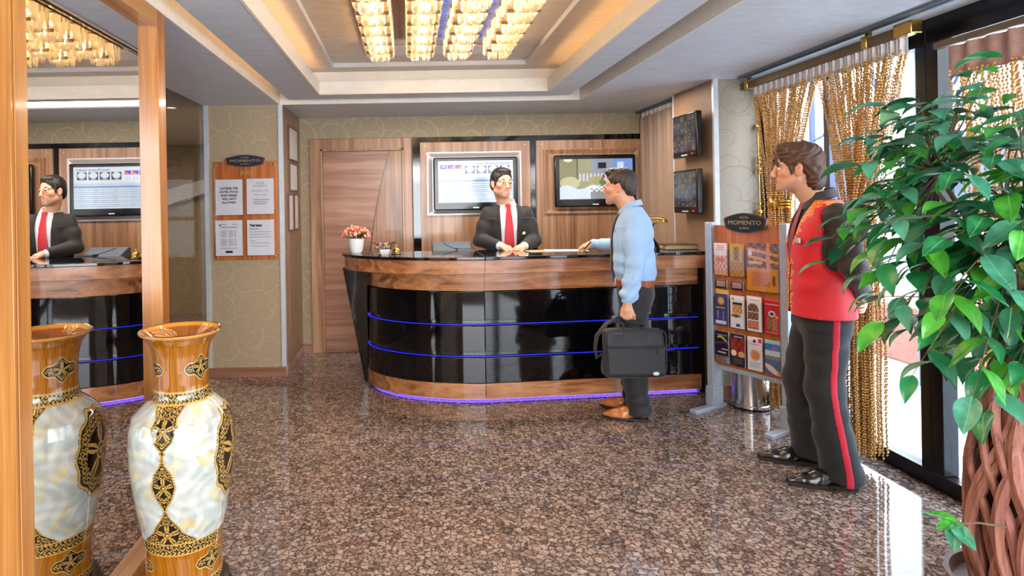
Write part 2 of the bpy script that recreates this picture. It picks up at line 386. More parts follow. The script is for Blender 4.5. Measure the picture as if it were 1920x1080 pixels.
B(2.30, 2.312, 4.50, 5.16, 0, CZ).build('side_panel', M['wallpaper_brown'], wr)
struct('trim_3', B(2.297, 2.333, 4.475, 4.50, 0, CZ), M['silver'])
struct('trim_4', B(2.296, 2.316, 5.15, 5.17, 0, CZ), M['silver'])
struct('wall_right_back', B(2.47, 2.56, 5.16, 6.12, 0, CZ), M['wallpaper_grey'])
struct('baseboard_left', MB().box(-1.79, -1.10, 5.255, 5.28, 0, 0.085).box(-1.112, -1.09, 5.28, 6.12, 0, 0.085), M['base_wood'], bevel=0.003)
struct('baseboard_back', B(-1.09, -1.0, 6.10, 6.12, 0, 0.085), M['base_wood'])
struct('baseboard_right', B(2.30, 2.66, 4.47, 4.49, 0, 0.1), M['base_wood'])
struct('trim_5', MB().prism([(-3.5, 8.3, 1.72), (-2.2, 8.3, 2.06), (-2.2, 8.3, 1.9), (-3.5, 8.3, 1.5)], (0, 0.19, 0)), M['white_trim'])
# smoked glass partition to the corridor
wn1 = struct('window_1', MB().box(-1.806, -1.794, 2.745, 5.26, 0.02, CZ), M['smoked_glass'])
# glazed street wall: black frames, one pane each
def bay(name, y0, y1, mids=()):
    o = struct(name, MB().box(2.66, 2.74, y0, y1, 0, 0.085).box(2.66, 2.74, y0, y1, 2.27, CZ).box(2.66, 2.74, y0, y0 + 0.065, 0.085, 2.27).box(2.66, 2.74, y1 - 0.065, y1, 0.085, 2.27), M['window_frame'], bevel=0.004)
    ys = [y0 + 0.065] + [m for m in mids] + [y1 - 0.065]
    for m in mids: B(2.665, 2.735, m - 0.025, m + 0.025, 0.085, 2.27).build('mullion', M['window_blue'], o)
    for a, b in zip(ys, ys[1:]): B(2.697, 2.703, a, b, 0.085, 2.27).build('pane', M['glass'], o)
    return o
bay('window_2', 3.06, 4.49, (3.80,))
bay('window_3', 1.55, 3.06)
bay('window_4', 0.05, 1.55)
bay('window_5', -1.4, 0.05)
bay('window_6', -2.7, -1.4)
struct('trim_6', MB().box(2.44, 2.462, -2.6, 4.4, 2.384, CZ).box(2.475, 2.497, -2.6, 4.4, 2.384, CZ).box(2.462, 2.475, -2.6, 4.4, 2.395, CZ), M['grey_plastic'])
struct('trim_7', MB().box(2.33, 2.345, 5.18, 6.1, 2.384, CZ).box(2.36, 2.375, 5.18, 6.1, 2.384, CZ), M['grey_plastic'])
# outside, across the pavement
ob = struct('wall_outside', B(11, 11.4, -6, 22, -0.06, 4.2), M['street'])
for k in range(7):
    f = B(10.94, 11.0, -3 + k * 3.4, -1.4 + k * 3.4, 0.9, 2.7).build('window', M['window_blue'], ob)
    B(10.925, 10.94, -2.9 + k * 3.4, -1.5 + k * 3.4, 1.0, 2.6).build('pane', M['glass'], f)
t = NT('terracotta'); M['terracotta'] = t.set(t.ramp(t.noise(t.pos(), 8, 3), [(0.3, lin((150, 92, 78))), (0.7, lin((186, 124, 106)))]), 0.8)
g = thing('street_planter', 'low reddish planter box on the pavement beyond the street window', 'planter', (4.9, 6.3, -0.06))
MB().box(4.6, 5.2, 5.3, 7.3, -0.06, 0.42).build('box', M['terracotta'], g, bevel=0.02)
MB().box(4.56, 5.24, 5.26, 7.34, 0.42, 0.48).build('rim', M['terracotta'], g, bevel=0.01)
# scrolled iron canopy frame outside the windows
g = thing('iron_canopy', 'grey scrolled iron canopy frame outside the street windows', 'canopy', (4.2, 4.6, -0.06))
for y in (3.6, 4.9, 6.2, 7.5):
    MB().tube([(4.2, y, -0.06), (4.2, y, 2.75)], 0.03, 8).build('post', M['window_blue'], g)
MB().box(4.15, 4.25, 3.2, 8.2, 2.7, 2.8).build('beam', M['window_blue'], g)
for y in (3.6, 4.9, 6.2, 7.5):
    sc = MB()
    for s in (1, -1):
        sc.tube([(4.2, y + s * (0.03 + 0.5 * math.sin(a) * 0.9), 2.1 + 0.55 * (1 - math.cos(a))) for a in np.linspace(0, 1.55, 10)], 0.016, 6)
        sc.tube([(4.2, y + s * (0.28 + 0.13 * math.cos(a) * (1 - a / 12)), 2.42 + 0.13 * math.sin(a) * (1 - a / 12)) for a in np.linspace(0, 7.5, 26)], 0.012, 6)
    sc.build('scroll', M['window_blue'], g)

# ------------------------------------------------------------------ door in the back wall
d = MB()
d.box(-1.00, -0.875, 6.085, 6.12, 0, 2.18).box(-0.055, 0.04, 6.085, 6.12, 0, 2.18).box(-0.875, -0.055, 6.085, 6.12, 2.055, 2.18)
door = struct('door_1', d, M['walnut_z'], bevel=0.004)
ring3 = MB().box(-0.89, -0.868, 6.075, 6.087, 0, 2.075).box(-0.062, -0.042, 6.075, 6.087, 0, 2.075).box(-0.89, -0.042, 6.075, 6.087, 2.052, 2.075)
ring3.build('door_stop', M['walnut_z'], door, bevel=0.003)
# leaf split by the curved groove
gz = np.linspace(0.02, 2.05, 24)
def gx(z): return -0.42 + 0.235 * max(0.0, (z - 0.55) / 1.5) ** 2.0
L = [(-0.866, 6.10, 0.01)] + [(gx(z) - 0.004, 6.10, z) for z in gz] + [(-0.866, 6.10, 2.05)]
Rr = [(-0.064, 6.10, 2.05)] + [(gx(z) + 0.004, 6.10, z) for z in gz[::-1]] + [(-0.064, 6.10, 0.01)]
MB().prism(L, (0, 0.018, 0)).build('door_leaf', M['walnut_x'], door)
MB().prism(Rr, (0, 0.018, 0)).build('door_leaf_inset', M['walnut_z'], door)
B(-0.866, -0.064, 6.116, 6.12, 0.01, 2.05).build('door_groove', M['black_plastic'], door)

# ------------------------------------------------------------------ wall panelling behind the desk
def tray_frame(mb, x0, x1, z0, z1, X0, X1, Z0, Z1, y0, y1):
    """bevelled picture-frame moulding: outer rectangle X/Z at y0 (proud), inner x/z at y1"""
    O = [(X0, y0, Z0), (X1, y0, Z0), (X1, y0, Z1), (X0, y0, Z1)]; I = [(x0, y1, z0), (x1, y1, z0), (x1, y1, z1), (x0, y1, z1)]
    k = 0.012; Q = [(X0 + k, y0, Z0 + k), (X1 - k, y0, Z0 + k), (X1 - k, y0, Z1 - k), (X0 + k, y0, Z1 - k)]
    K = [(p[0], 6.07, p[2]) for p in O]
    n = len(mb.v); vs = O + Q + I + K
    fs = []
    for i in range(4):
        j = (i + 1) % 4; fs += [(i, j, 4 + j, 4 + i), (4 + i, 4 + j, 8 + j, 8 + i), (12 + i, 12 + j, j, i)]
    fs.append((8, 9, 10, 11)); return mb.add(vs, fs)
wp = struct('wall_back_panelling', B(0.05, 2.445, 6.085, 6.12, 0, 2.18), M['black_gloss'])
def screw(parent, x, y, z, m='silver', r=0.007):
    MB().lathe([(r, 0), (r, 0.002), (r * 0.7, 0.005), (0.001, 0.006)], seg=10, M4=Matrix.Translation((x, y, z)) @ Matrix.Rotation(math.pi / 2, 4, 'X')).build('screw', M[m], parent)
t = NT('pale_brushed_frame'); M['pale_frame'] = t.set((*lin((196, 188, 186)), 1), 0.3, 0.35)
for x0, x1, fr, m in ((0.125, 1.24, (0.19, 1.145, 1.385, 2.02), 'pale_frame'), (1.30, 2.39, (1.375, 2.335, 1.38, 2.035), 'walnut_z')):
    p = B(x0, x1, 6.06, 6.086, 0.0, 2.125).build('wood_panel', M['walnut_z'], wp, bevel=0.003)
    tray_frame(MB(), fr[0] + 0.055, fr[1] - 0.045, fr[2] + 0.045, fr[3] - 0.05, fr[0], fr[1], fr[2], fr[3], 6.035, 6.052).build('tray_frame', M[m], p, smooth=False)
    for sx_, sz_ in ((x0 + 0.05, 2.085), (x1 - 0.05, 2.085), ((fr[0] + fr[1]) / 2, fr[3] - 0.01)): screw(p, sx_, 6.06 if sz_ > 2.05 else 6.035, sz_)

# television sets
def tv(label, x0, x1, z0, z1, sx0, sx1, sz0, sz1, fn, nu, nv, extra=None):
    g = thing('television', label, 'television', ((x0 + x1) / 2, 6.02, z0))
    MB().box(x0, x1, 5.985, 6.03, z0, z1).build('bezel', M['black_plastic'], g, bevel=0.012)
    MB().box(x0 + 0.05, x1 - 0.05, 6.03, 6.056, z0 + 0.06, z1 - 0.06).build('wall_mount', M['black_plastic'], g)
    s = picture('screen', fn, nu, nv, face_y((sx0 + sx1) / 2, 5.9835, (sz0 + sz1) / 2), sx1 - sx0, sz1 - sz0, M['screen'], g)
    MB().box((x0 + x1) / 2 - 0.03, (x0 + x1) / 2 + 0.03, 5.983, 5.986, z0 + 0.018, z0 + 0.030).build('badge', M['silver'], g)
    return g, s
def blank(u, c): return np.tile(np.array(c, float), (len(u), 1))
def rect(C, u, v, u0, u1, v0, v1, c):
    m = (u >= u0) & (u <= u1) & (v >= v0) & (v <= v1); C[m] = c; return m
def disc(C, u, v, cu, cv, ru, rv, c): C[((u - cu) / ru) ** 2 + ((v - cv) / rv) ** 2 <= 1] = c
def board_screen(u, v):
    C = blank(u, (236, 246, 255))
    for k in range(3):
        a = 0.03 + k * 0.10; m = rect(C, u, v, a, a + 0.085, 0.80, 0.90, (80, 20, 220))
        if k: C[m & (v < 0.80 + 0.10 * ((u - a) / 0.085))] = (240, 120, 90)
        rect(C, u, v, a + 0.01, a + 0.03, 0.68, 0.76, (206, 222, 232)); rect(C, u, v, a + 0.05, a + 0.07, 0.68, 0.76, (206, 222, 232))
    disc(C, u, v, 0.075, 0.865, 0.025, 0.02, (240, 220, 255))
    for k in range(4):
        a = 0.36 + k * 0.155; rect(C, u, v, a, a + 0.13, 0.69, 0.88, (44, 62, 104)); disc(C, u, v, a + 0.065, 0.80, 0.056, 0.075, (232, 248, 250))
        rect(C, u, v, a + 0.03, a + 0.10, 0.695, 0.715, (190, 206, 226))
    rect(C, u, v, 0.02, 0.42, 0.63, 0.645, (232, 190, 200))
    rect(C, u, v, 0, 1, 0.50, 0.545, (140, 170, 224)); rect(C, u, v, 0, 1, 0.545, 0.60, (206, 226, 246))
    for k in range(9):
        vv = 0.44 - k * 0.05; rect(C, u, v, 0, 1, vv, vv + 0.016, (176, 198, 226))
    m = (v < 0.5) & (v > 0.05)
    for a, b in ((0.10, 0.24), (0.40, 0.48), (0.68, 0.74), (0.86, 0.93)):
        q = m & (u > a) & (u < b); C[q] = C[q] * 0.90 + np.array((120, 170, 235)) * 0.10
    for k in range(60):
        a = (k * 0.137) % 0.9; vv = 0.46 - (k % 9) * 0.05; rect(C, u, v, a, a + 0.05, vv - 0.022, vv - 0.012, (150, 176, 206))
    return C
g, s = tv('wide television with white timetable screen in pale frame behind receptionist', 0.255, 1.098, 1.432, 1.962, 0.302, 1.052, 1.508, 1.926, board_screen, 200, 110)
text('screen_title', 'Hotel Momento Istanbul', 0.035, face_y(0.85, 5.9825, 1.896), M['led_ink'] if 'led_ink' in M else plain('screen_ink', (48, 66, 128), 0.5), s, 0.0003, width=0.34, shear=0.3)
def dining_screen(u, v):
    C = blank(u, (150, 142, 100))
    C[u > 0.24] = (120, 112, 88); C[(u > 0.245) & (u < 0.5)] = (168, 164, 126)
    rect(C, u, v, 0.44, 0.74, 0.6, 1, (150, 160, 176)); rect(C, u, v, 0.74, 1, 0.5, 1, (120, 156, 222)); rect(C, u, v, 0.79, 0.88, 0.62, 0.92, (210, 226, 250))
    rect(C, u, v, 0.53, 0.64, 0.76, 0.9, (24, 24, 28)); disc(C, u, v, 0.12, 0.98, 0.06, 0.05, (255, 246, 216)); rect(C, u, v, 0.235, 0.25, 0.3, 1, (96, 82, 60))
    rect(C, u, v, 0.30, 0.72, 0.46, 0.60, (176, 174, 160))
    for k in range(9): rect(C, u, v, 0.27 + k * 0.05, 0.29 + k * 0.05, 0.44, 0.64, (228, 230, 238))
    disc(C, u, v, 0.14, 0.40, 0.135, 0.16, (206, 200, 150)); disc(C, u, v, 0.50, 0.44, 0.10, 0.13, (184, 172, 122)); disc(C, u, v, 0.82, 0.42, 0.10, 0.12, (196, 186, 140))
    C[v < 0.30 + 0.05 * np.sin(u * 17)] = (226, 236, 246)
    C[(v < 0.26) & (u > 0.42) & (v < 0.26 - (u - 0.62) * 0.3)] = (150, 150, 148)
    C[(v < 0.34) & (v > 0.18) & (np.abs(u - 0.55) < 0.14) & (np.sin(u * 90) * np.sin(v * 70) > 0)] = (244, 248, 252)
    disc(C, u, v, 0.60, 0.56, 0.022, 0.04, (214, 40, 60)); C[(np.abs(u - 0.585 + (0.52 - v) * 0.1) < 0.012) & (v < 0.53) & (v > 0.36)] = (60, 120, 60)
    disc(C, u, v, 0.57, 0.42, 0.03, 0.05, (88, 140, 84))
    n = np.sin(u * 61 + v * 37) * np.sin(v * 83 - u * 19); return C + 6 * n[:, None]
tv('wide television showing a dining room in wooden frame', 1.470, 2.283, 1.445, 1.965, 1.517, 2.250, 1.522, 1.924, dining_screen, 160, 90)

# two small monitors on the side of the right column (screens face the desk)
Mx = Matrix.Rotation(-math.pi / 2, 4, 'Z') @ Matrix.Rotation(math.pi / 2, 4, 'X')      # text plane facing -x
def cam_screen(seed):
    def fn(u, v):
        r = np.random.default_rng(seed); C = blank(u, (58, 56, 62)); n = 6
        for i in range(n):
            for j in range(n):
                b = r.integers(44, 92); tint = np.array((b * 1.1, b * 0.98, b * 0.8)) if r.random() < 0.45 else np.array((b * 0.95, b * 0.95, b * 1.1))
                rect(C, u, v, i / n + 0.006, (i + 1) / n - 0.006, j / n + 0.006, (j + 1) / n - 0.006, tint)
                a, d = r.random() * 0.08, r.random() * 0.1
                if r.random() < 0.5: rect(C, u, v, i / n + a, i / n + a + 0.05, j / n + d, j / n + d + 0.05, (150, 126, 70) if r.random() < 0.5 else (110, 112, 122))
        return C
    return fn
M['dim_screen'] = attr_mat('dim_screen', 0.12, emit=0.8)
for k, (z0, z1, lb, chin) in enumerate(((1.835, 2.18, 'upper small black monitor on the brown column side', 0.045), (1.39, 1.735, 'lower small black monitor on the brown column side', 0.05))):
    g = thing('wall_monitor', lb, 'monitor', (2.25, 4.75, z0))
    MB().box(2.20, 2.245, 4.545, 4.955, z0, z1).build('casing', M['black_plastic'], g, bevel=0.008)
    MB().box(2.245, 2.30, 4.68, 4.82, z0 + 0.1, z0 + 0.22).build('bracket', M['black_plastic'], g)
    picture('screen', cam_screen(5 + k), 72, 60, Matrix.Translation((2.1985, 4.75, (z0 + chin + z1 - 0.015) / 2)) @ Mx, 0.375, z1 - z0 - chin - 0.015, M['dim_screen'], g)
    MB().box(2.197, 2.2005, 4.60, 4.63, z0 + 0.018, z0 + 0.026).build('power_light', emis('red_light' + str(k), (255, 40, 40), 1.0), g)
    MB().box(2.197, 2.2005, 4.70, 4.80, z0 + 0.012, z0 + 0.022).build('badge', M['silver'], g)

# pleated taupe drape in the corner behind the desk
def pleated(name, x, y0, y1, z0, z1, n, amp, mat, parent=None):
    mb = MB(); N = n * 8; ys = np.linspace(y0, y1, N)
    vs = []; fs = []
    for i, y in enumerate(ys):
        dx = amp * math.sin(2 * math.pi * n * i / N) + amp * 0.3 * math.sin(5.1 * i)
        vs += [(x + dx, y, z0), (x + dx, y, z1), (x + dx + 0.006, y, z0), (x + dx + 0.006, y, z1)]
    for i in range(N - 1):
        a, b = 4 * i, 4 * i + 4; fs += [(a, b, b + 1, a + 1), (a + 2, a + 3, b + 3, b + 2), (a + 1, b + 1, b + 3, a + 3), (a, a + 2, b + 2, b)]
    return mb.add(vs, fs).build(name, mat, parent, angle=80)
M['taupe'] = plain('taupe_satin', (158, 130, 108), 0.45, sheen=0.3)
g = thing('taupe_drape', 'pleated taupe drape hanging in the corner beside the wooden panelling', 'curtain', (2.39, 5.64, 0.03))
pleated('drape', 2.385, 5.185, 6.06, 0.03, 2.34, 9, 0.022, M['taupe'], g)
pleated('heading', 2.382, 5.185, 6.06, 2.335, 2.382, 18, 0.012, M['valance'], g)

# ------------------------------------------------------------------ info board and picture frames on the left column
def plaque(parent, M4, wd, ht, rim, face, lt):
    def outline(s):
        a, b = wd / 2 * s, ht / 2 * s; pts = []
        for t_ in np.linspace(-1, 1, 15): pts.append((t_ * a * 0.93, -b * (0.55 + 0.45 * math.cos(t_ * 1.5))))
        pts += [(a * 0.93, -b * 0.42), (a, b * 0.35)]
        for t_ in np.linspace(1, -1, 15): pts.append((t_ * a * 0.93, b * (0.5 + 0.5 * math.cos(t_ * 1.5))))
        pts += [(-a, b * 0.35), (-a * 0.93, -b * 0.42)]
        return pts
    pr = MB().prism([(x, y, 0) for x, y in outline(1.0)], (0, 0, 0.012), M4=M4).build('plaque_rim', rim, parent)
    pf = MB().prism([(x, y, 0.012) for x, y in outline(0.9)], (0, 0, 0.004), M4=M4).build('plaque', face, parent)
    for body, w_, s_, dy in (('HOTEL', 0.20, 0.16, 0.27), ('MOMENTO', 0.76, 0.30, 0.0), ('ISTANBUL', 0.22, 0.12, -0.27)):
        text('lettering', body, ht * s_, M4 @ Matrix.Translation((0, ht * dy, 0.017)), lt, pf, 0.001, width=wd * w_, bold=0.0)
    return pf
g = thing('info_board', 'cherry wood notice board holding four papers on the left column', 'notice board', (-1.43, 5.27, 0.99))
BY = 5.268
x0, _, z1 = at(400, 304, BY); x1, _, z0 = at(522, 486, BY)
MB().box(x0, x1, BY - 0.014, 5.2795, z0, z1).build('board', M['cherry'], g, bevel=0.003)
cxb = (x0 + x1) / 2
plaque(g, face_y(at(461, 303, BY)[0], BY - 0.014, at(461, 302, BY)[2]), 0.345, 0.105, M['plaque_rim'], M['navy'], M['gold_print'])
text('lettering', 'info', 0.075, face_y(at(462, 323, BY)[0], BY - 0.018, at(462, 324, BY)[2]), M['gold_print'], g, 0.003, shear=0.25)
for xx in (x0 + 0.022, x1 - 0.022):
    for zz in (z0 + 0.03, (z0 + z1) / 2 + 0.02, z1 - 0.03): screw(g, xx, BY - 0.014, zz, 'brass', 0.011)
PW, PH = 0.236, 0.312
def sheet_at(u, v): x, _, z = at(u, v, BY); return x, z
def bars(parent, x, z, rows, mat):
    mb = MB()
    for cx_, cz_, wd_, h_ in rows: mb.box(x + cx_ - wd_ / 2, x + cx_ + wd_ / 2, BY - 0.0265, BY - 0.0255, z + cz_ - h_ / 2, z + cz_ + h_ / 2)
    return mb.build('print', mat, parent)
notes = [((431, 370), 'white notice reading outside the hotel food and drink on the info board'),
         ((489, 368), 'white breakfast time notice beside the food and drink notice on the info board'),
         ((431, 446), 'white timetable sheet with small tables and a black box, below the food and drink notice'),
         ((490, 445), 'white sheet with a bold black heading on the info board beside the timetable')]
for k, ((u, v), lb) in enumerate(notes):
    x, z = sheet_at(u, v)
    MB().box(x - PW / 2 - 0.012, x + PW / 2 + 0.012, BY - 0.030, BY - 0.028, z - PH / 2 - 0.012, z + PH / 2 + 0.006).build('acrylic_pocket', M['acrylic'], g)
    s = tag(MB().box(x - PW / 2, x + PW / 2, BY - 0.0255, BY - 0.0165, z - PH / 2, z + PH / 2).build('notice_sheet', M['paper'], None, bevel=0.001), lb, 'paper', 'papers on the info board')
    if k == 0:
        for i, ln in enumerate(('OUTSIDE THE', 'HOTEL FOOD', 'AND DRINK', 'WILL NOT', 'ALLOWED')):
            text('print', ln, 0.026, face_y(x, BY - 0.0262, z + 0.077 - i * 0.031), M['ink'], s, 0.0004, bold=0.0008)
    elif k == 1:
        for ln, dz, sz in (('HOTEL', 0.115, 0.024), ('MOMENTO', 0.09, 0.024), ('BREAKFAST TIME', 0.047, 0.019), ('07:00 - 10:00', 0.012, 0.019)):
            text('print', ln, sz, face_y(x, BY - 0.0262, z + dz), M['ink_soft'], s, 0.0004)
        bars(s, x, z, [(0.01, -0.03, 0.14, 0.006), (0.0, -0.048, 0.12, 0.006), (0.0, -0.066, 0.115, 0.006)], M['ink_soft'])
    elif k == 2:
        rows = [(-0.05, 0.118, 0.06, 0.006), (0.05, 0.12, 0.05, 0.005), (0, 0.095, 0.15, 0.007)]
        for i in range(7): rows += [(-0.045, 0.065 - i * 0.009, 0.05, 0.003), (0.015, 0.065 - i * 0.009, 0.04, 0.003), (0.055, 0.065 - i * 0.009, 0.02, 0.003)]
        for i in range(7): rows += [(-0.045, -0.012 - i * 0.009, 0.05, 0.003), (0.015, -0.012 - i * 0.009, 0.04, 0.003), (0.055, -0.012 - i * 0.009, 0.02, 0.003)]
        rows += [(0, -0.09, 0.16, 0.004)]
        bars(s, x, z, rows, M['ink_soft']); bars(s, x, z, [(0.0, -0.122, 0.062, 0.019), (-0.078, 0.112, 0.012, 0.014)], M['ink'])
    else:
        text('print', 'Taxi tours', 0.028, face_y(x - 0.04, BY - 0.0262, z + 0.107), M['ink'], s, 0.0004, width=0.108, bold=0.0025)
        bars(s, x, z, [(-0.06, 0.08, 0.08, 0.004), (-0.05, 0.072, 0.09, 0.004)] + [(-0.005, 0.05 - i * 0.0225, 0.19 - 0.02 * (i % 2), 0.004) for i in range(3)] + [(-0.07, -0.03, 0.05, 0.004), (0.0, -0.048, 0.17, 0.004), (-0.01, -0.074, 0.16, 0.004)], M['ink_soft'])
# framed certificates on the column's side (x = -1.104 faces the door)
def pic_frame(y0, y1, z0, z1, lb):
    g = thing('picture_frame', lb, 'picture frame', (-1.10, (y0 + y1) / 2, z0), 0, 'certificates on the column side')
    MB().box(-1.104, -1.088, y0, y0 + 0.014, z0, z1).box(-1.104, -1.088, y1 - 0.014, y1, z0, z1).box(-1.104, -1.088, y0 + 0.014, y1 - 0.014, z0, z0 + 0.014).box(-1.104, -1.088, y0 + 0.014, y1 - 0.014, z1 - 0.014, z1).build('frame', M['plaque_rim'], g)
    MB().box(-1.104, -1.097, y0 + 0.014, y1 - 0.014, z0 + 0.014, z1 - 0.014).build('certificate', plain('certificate', (206, 204, 196), 0.5), g)
pic_frame(5.50, 5.95, 1.93, 2.25, 'tall certificate frame at the top of the column side')
pic_frame(5.52, 5.92, 1.64, 1.91, 'middle certificate frame on the column side')
pic_frame(5.45, 5.68, 1.27, 1.62, 'lower certificate frame next to the silver corner strip')
pic_frame(5.71, 5.94, 1.27, 1.62, 'lower certificate frame next to the back wall')
# ================================================================== reception desk
ECX, ECY, EA, EB, XR, SL = 0.56, 5.08, 0.93, 0.59, 2.275, 0.097
def arc(o, n=28): return [(ECX + (EA + o) * math.cos(a), ECY + (EB + o) * math.sin(a)) for a in np.linspace(math.pi, 1.5 * math.pi, n)]
def line(o): return [(ECX, ECY - EB - o), (XR, ECY - EB - o + SL * (XR - ECX))]
def strip(o, th, z0, z1, part):
    """shell between outline offset o and o - th; part 0 = curved run, 1 = straight run"""
    a = arc(o) if part == 0 else line(o); b = arc(o - th) if part == 0 else line(o - th)
    if part == 0: a = a[:-1] + [(a[-1][0] - 0.002, a[-1][1])]; b = b[:-1] + [(b[-1][0] - 0.002, b[-1][1])]
    n = len(a); mb = MB(); vs = [(*p, z0) for p in a] + [(*p, z1) for p in a] + [(*p, z0) for p in b] + [(*p, z1) for p in b]; fs = []
    for i in range(n - 1):
        fs += [(i, i + 1, n + i + 1, n + i), (2 * n + i, 3 * n + i, 3 * n + i + 1, 2 * n + i + 1), (n + i, n + i + 1, 3 * n + i + 1, 3 * n + i), (i, 2 * n + i, 2 * n + i + 1, i + 1)]
    fs += [(0, n, 3 * n, 2 * n), (n - 1, 3 * n - 1, 4 * n - 1, 2 * n - 1)]
    return mb.add(vs, fs)
desk = thing('reception_desk', 'curved walnut and black glass reception desk with blue light lines', 'reception desk', (0.9, 4.9, 0))
for part in (0, 1):
    o = 0.10
    pts = ([(ECX - EA - o - 0.1, ECY + 0.0), *[( ECX + (EA + o + 0.1) * math.cos(a), ECY + (EB + o - 0.03) * math.sin(a)) for a in np.linspace(math.pi, 1.5 * math.pi, 30)][1:], (ECX, ECY + 0.02)] if part == 0 else
           [(ECX + 0.002, ECY - EB - o + 0.03), (XR + 0.012, ECY - EB - o + 0.03 + SL * (XR - ECX)), (XR + 0.012, ECY + 0.02), (ECX + 0.002, ECY + 0.02)])
    MB().prism([(x, y, 1.076) for x, y in pts], (0, 0, 0.024)).build('worktop', M['granite_black'], desk, bevel=0.004)
    if part == 0:
        up = MB(); a = [(ECX + (EA + 0.18) * math.cos(t_), ECY + (EB + 0.055) * math.sin(t_)) for t_ in np.linspace(math.pi, 1.5 * math.pi, 30)]
        up.prism([(x, y, 0.972) for x, y in a + [(ECX - 0.002, ECY), ]], (0, 0, 0.104)).build('upper_band', M['counter_wood'], desk, bevel=0.003)
    else: strip(0.055, 0.08, 0.972, 1.076, 1).build('upper_band', M['counter_wood'], desk, bevel=0.003)
    strip(-0.012, 0.03, 0.838, 0.972, part).build('lower_band', M['counter_wood'], desk)
    for z0, z1 in ((0.145, 0.335), (0.378, 0.575), (0.618, 0.832)): strip(0.0, 0.02, z0, z1, part).build('glass_panel', M['black_panel'], desk, bevel=0.003)
    strip(-0.03, 0.03, 0.14, 0.84, part).build('backing', M['black_gloss'], desk)
    for z in (0.340, 0.580): strip(-0.010, 0.010, z, z + 0.0035, part).build('led_strip', M['led_blue'], desk)
    strip(0.0, 0.03, 0.022, 0.14, part).build('plinth', M['counter_wood'], desk, bevel=0.003)
    strip(-0.05, 0.012, 0.004, 0.018, part).build('floor_led_strip', M['led_violet'], desk)
MB().prism([(-0.57, 5.075, 0.972), (-0.35, 5.075, 0.972), (-0.345, 5.075, 0.0), (-0.395, 5.075, 0.0)], (0, 0.03, 0)).build('end_panel', M['black_gloss'], desk, bevel=0.003)
B(-0.345, XR, 5.075, 5.09, 0.02, 1.076).build('back_board', M['side_panel'], desk)
B(XR - 0.03, XR + 0.008, 4.655, 5.09, 0, 1.076).build('end_panel', M['black_gloss'], desk)
B(-0.30, 0.585, 5.09, 5.42, 0.96, 0.985).build('side_shelf', M['walnut_x'], desk)
B(-0.30, -0.27, 5.09, 5.42, 0.0, 0.96).build('shelf_support', M['walnut_z'], desk)
B(0.555, 0.585, 5.09, 5.42, 0.0, 0.96).build('shelf_support', M['walnut_z'], desk)
TOP = 1.10
# ------------------------------------------------------------------ things on the desk
# white flowerpot
px, py = at(668, 470, 4.98)[0], 4.98
pot = thing('flower_pot', 'white ceramic pot of coral blossoms on the curved desk end', 'potted plant', (px, py, TOP))
MB().lathe([(0.042, TOP), (0.052, TOP + 0.02), (0.062, TOP + 0.07), (0.067, TOP + 0.118), (0.067, TOP + 0.124), (0.061, TOP + 0.124), (0.058, TOP + 0.10), (0.001, TOP + 0.10)], (px, py), 28).build('pot', M['white_ceramic'], pot)
M['leaf_small'] = plain('small_leaf', (54, 96, 48), 0.5, var=0.3)
lv = MB(); st = MB(); fl = [MB(), MB(), MB()]
for k in range(46):
    a = rng.random() * 6.283; r = 0.02 + 0.055 * rng.random(); z = TOP + 0.125 + 0.03 * rng.random()
    p0 = Vector((px + 0.03 * math.cos(a), py + 0.03 * math.sin(a), TOP + 0.11)); p1 = Vector((px + r * math.cos(a) * 1.3, py + r * math.sin(a) * 1.3, z + 0.02)); s_ = Vector((-math.sin(a), math.cos(a), 0)) * 0.011
    m_ = (p0 + p1) / 2 + Vector((0, 0, 0.012)); lv.add([p0, m_ + s_, p1, m_ - s_], [(0, 1, 2, 3)])
for k in range(150):
    a = rng.random() * 6.283; e = math.asin(0.05 + 0.92 * rng.random()); rr = 0.115
    q = Vector((px + rr * 1.02 * math.cos(a) * math.cos(e), py + rr * math.sin(a) * math.cos(e), TOP + 0.125 + 0.105 * math.sin(e) * (0.75 + 0.3 * rng.random())))
    if k % 3 == 0: st.tube([(px + 0.02 * math.cos(a), py + 0.02 * math.sin(a), TOP + 0.11), q], 0.0015, 4)
    fl[k % 3].ball(q, 0.0085 + 0.004 * rng.random(), 7, 5)
lv.build('leaves', M['leaf_small'], pot, kind='stuff'); st.build('stems', M['leaf_small'], pot, kind='stuff')
for mb, c_ in zip(fl, ((214, 92, 84), (236, 150, 116), (244, 186, 150))): mb.build('blossoms', plain('blossom_%d' % c_[1], c_, 0.6), pot, kind='stuff')
# cut-glass sweet bowl
bx, by = at(720, 474, 4.93)[0], 4.93
t = NT('cut_glass'); M['cut_glass'] = t.set((0.96, 0.97, 0.98, 1), 0.04, trans=1.0, ior=1.45)
bw = thing('sweet_bowl', 'cut-glass bowl of wrapped sweets on the desk beside the flowerpot', 'bowl', (bx, by, TOP))
prof = [(0.03, TOP), (0.036, TOP + 0.006), (0.05, TOP + 0.02), (0.078, TOP + 0.05), (0.094, TOP + 0.088), (0.088, TOP + 0.088), (0.07, TOP + 0.05), (0.044, TOP + 0.024), (0.001, TOP + 0.016)]
bm = MB().lathe(prof, (bx, by), 32)
for i, p in enumerate(bm.v):
    k = (i % 32)
    if p[2] > TOP + 0.03: bm.v[i] = (bx + (p[0] - bx) * (1 + 0.05 * (-1) ** k), by + (p[1] - by) * (1 + 0.05 * (-1) ** k), p[2] + (0.007 if k % 4 < 2 else -0.004) * (p[2] > TOP + 0.08))
bm.build('glass_bowl', M['cut_glass'], bw, smooth=False)
sw_c = ((206, 170, 60), (190, 60, 50), (170, 176, 190), (120, 70, 40), (214, 140, 60), (226, 222, 214))
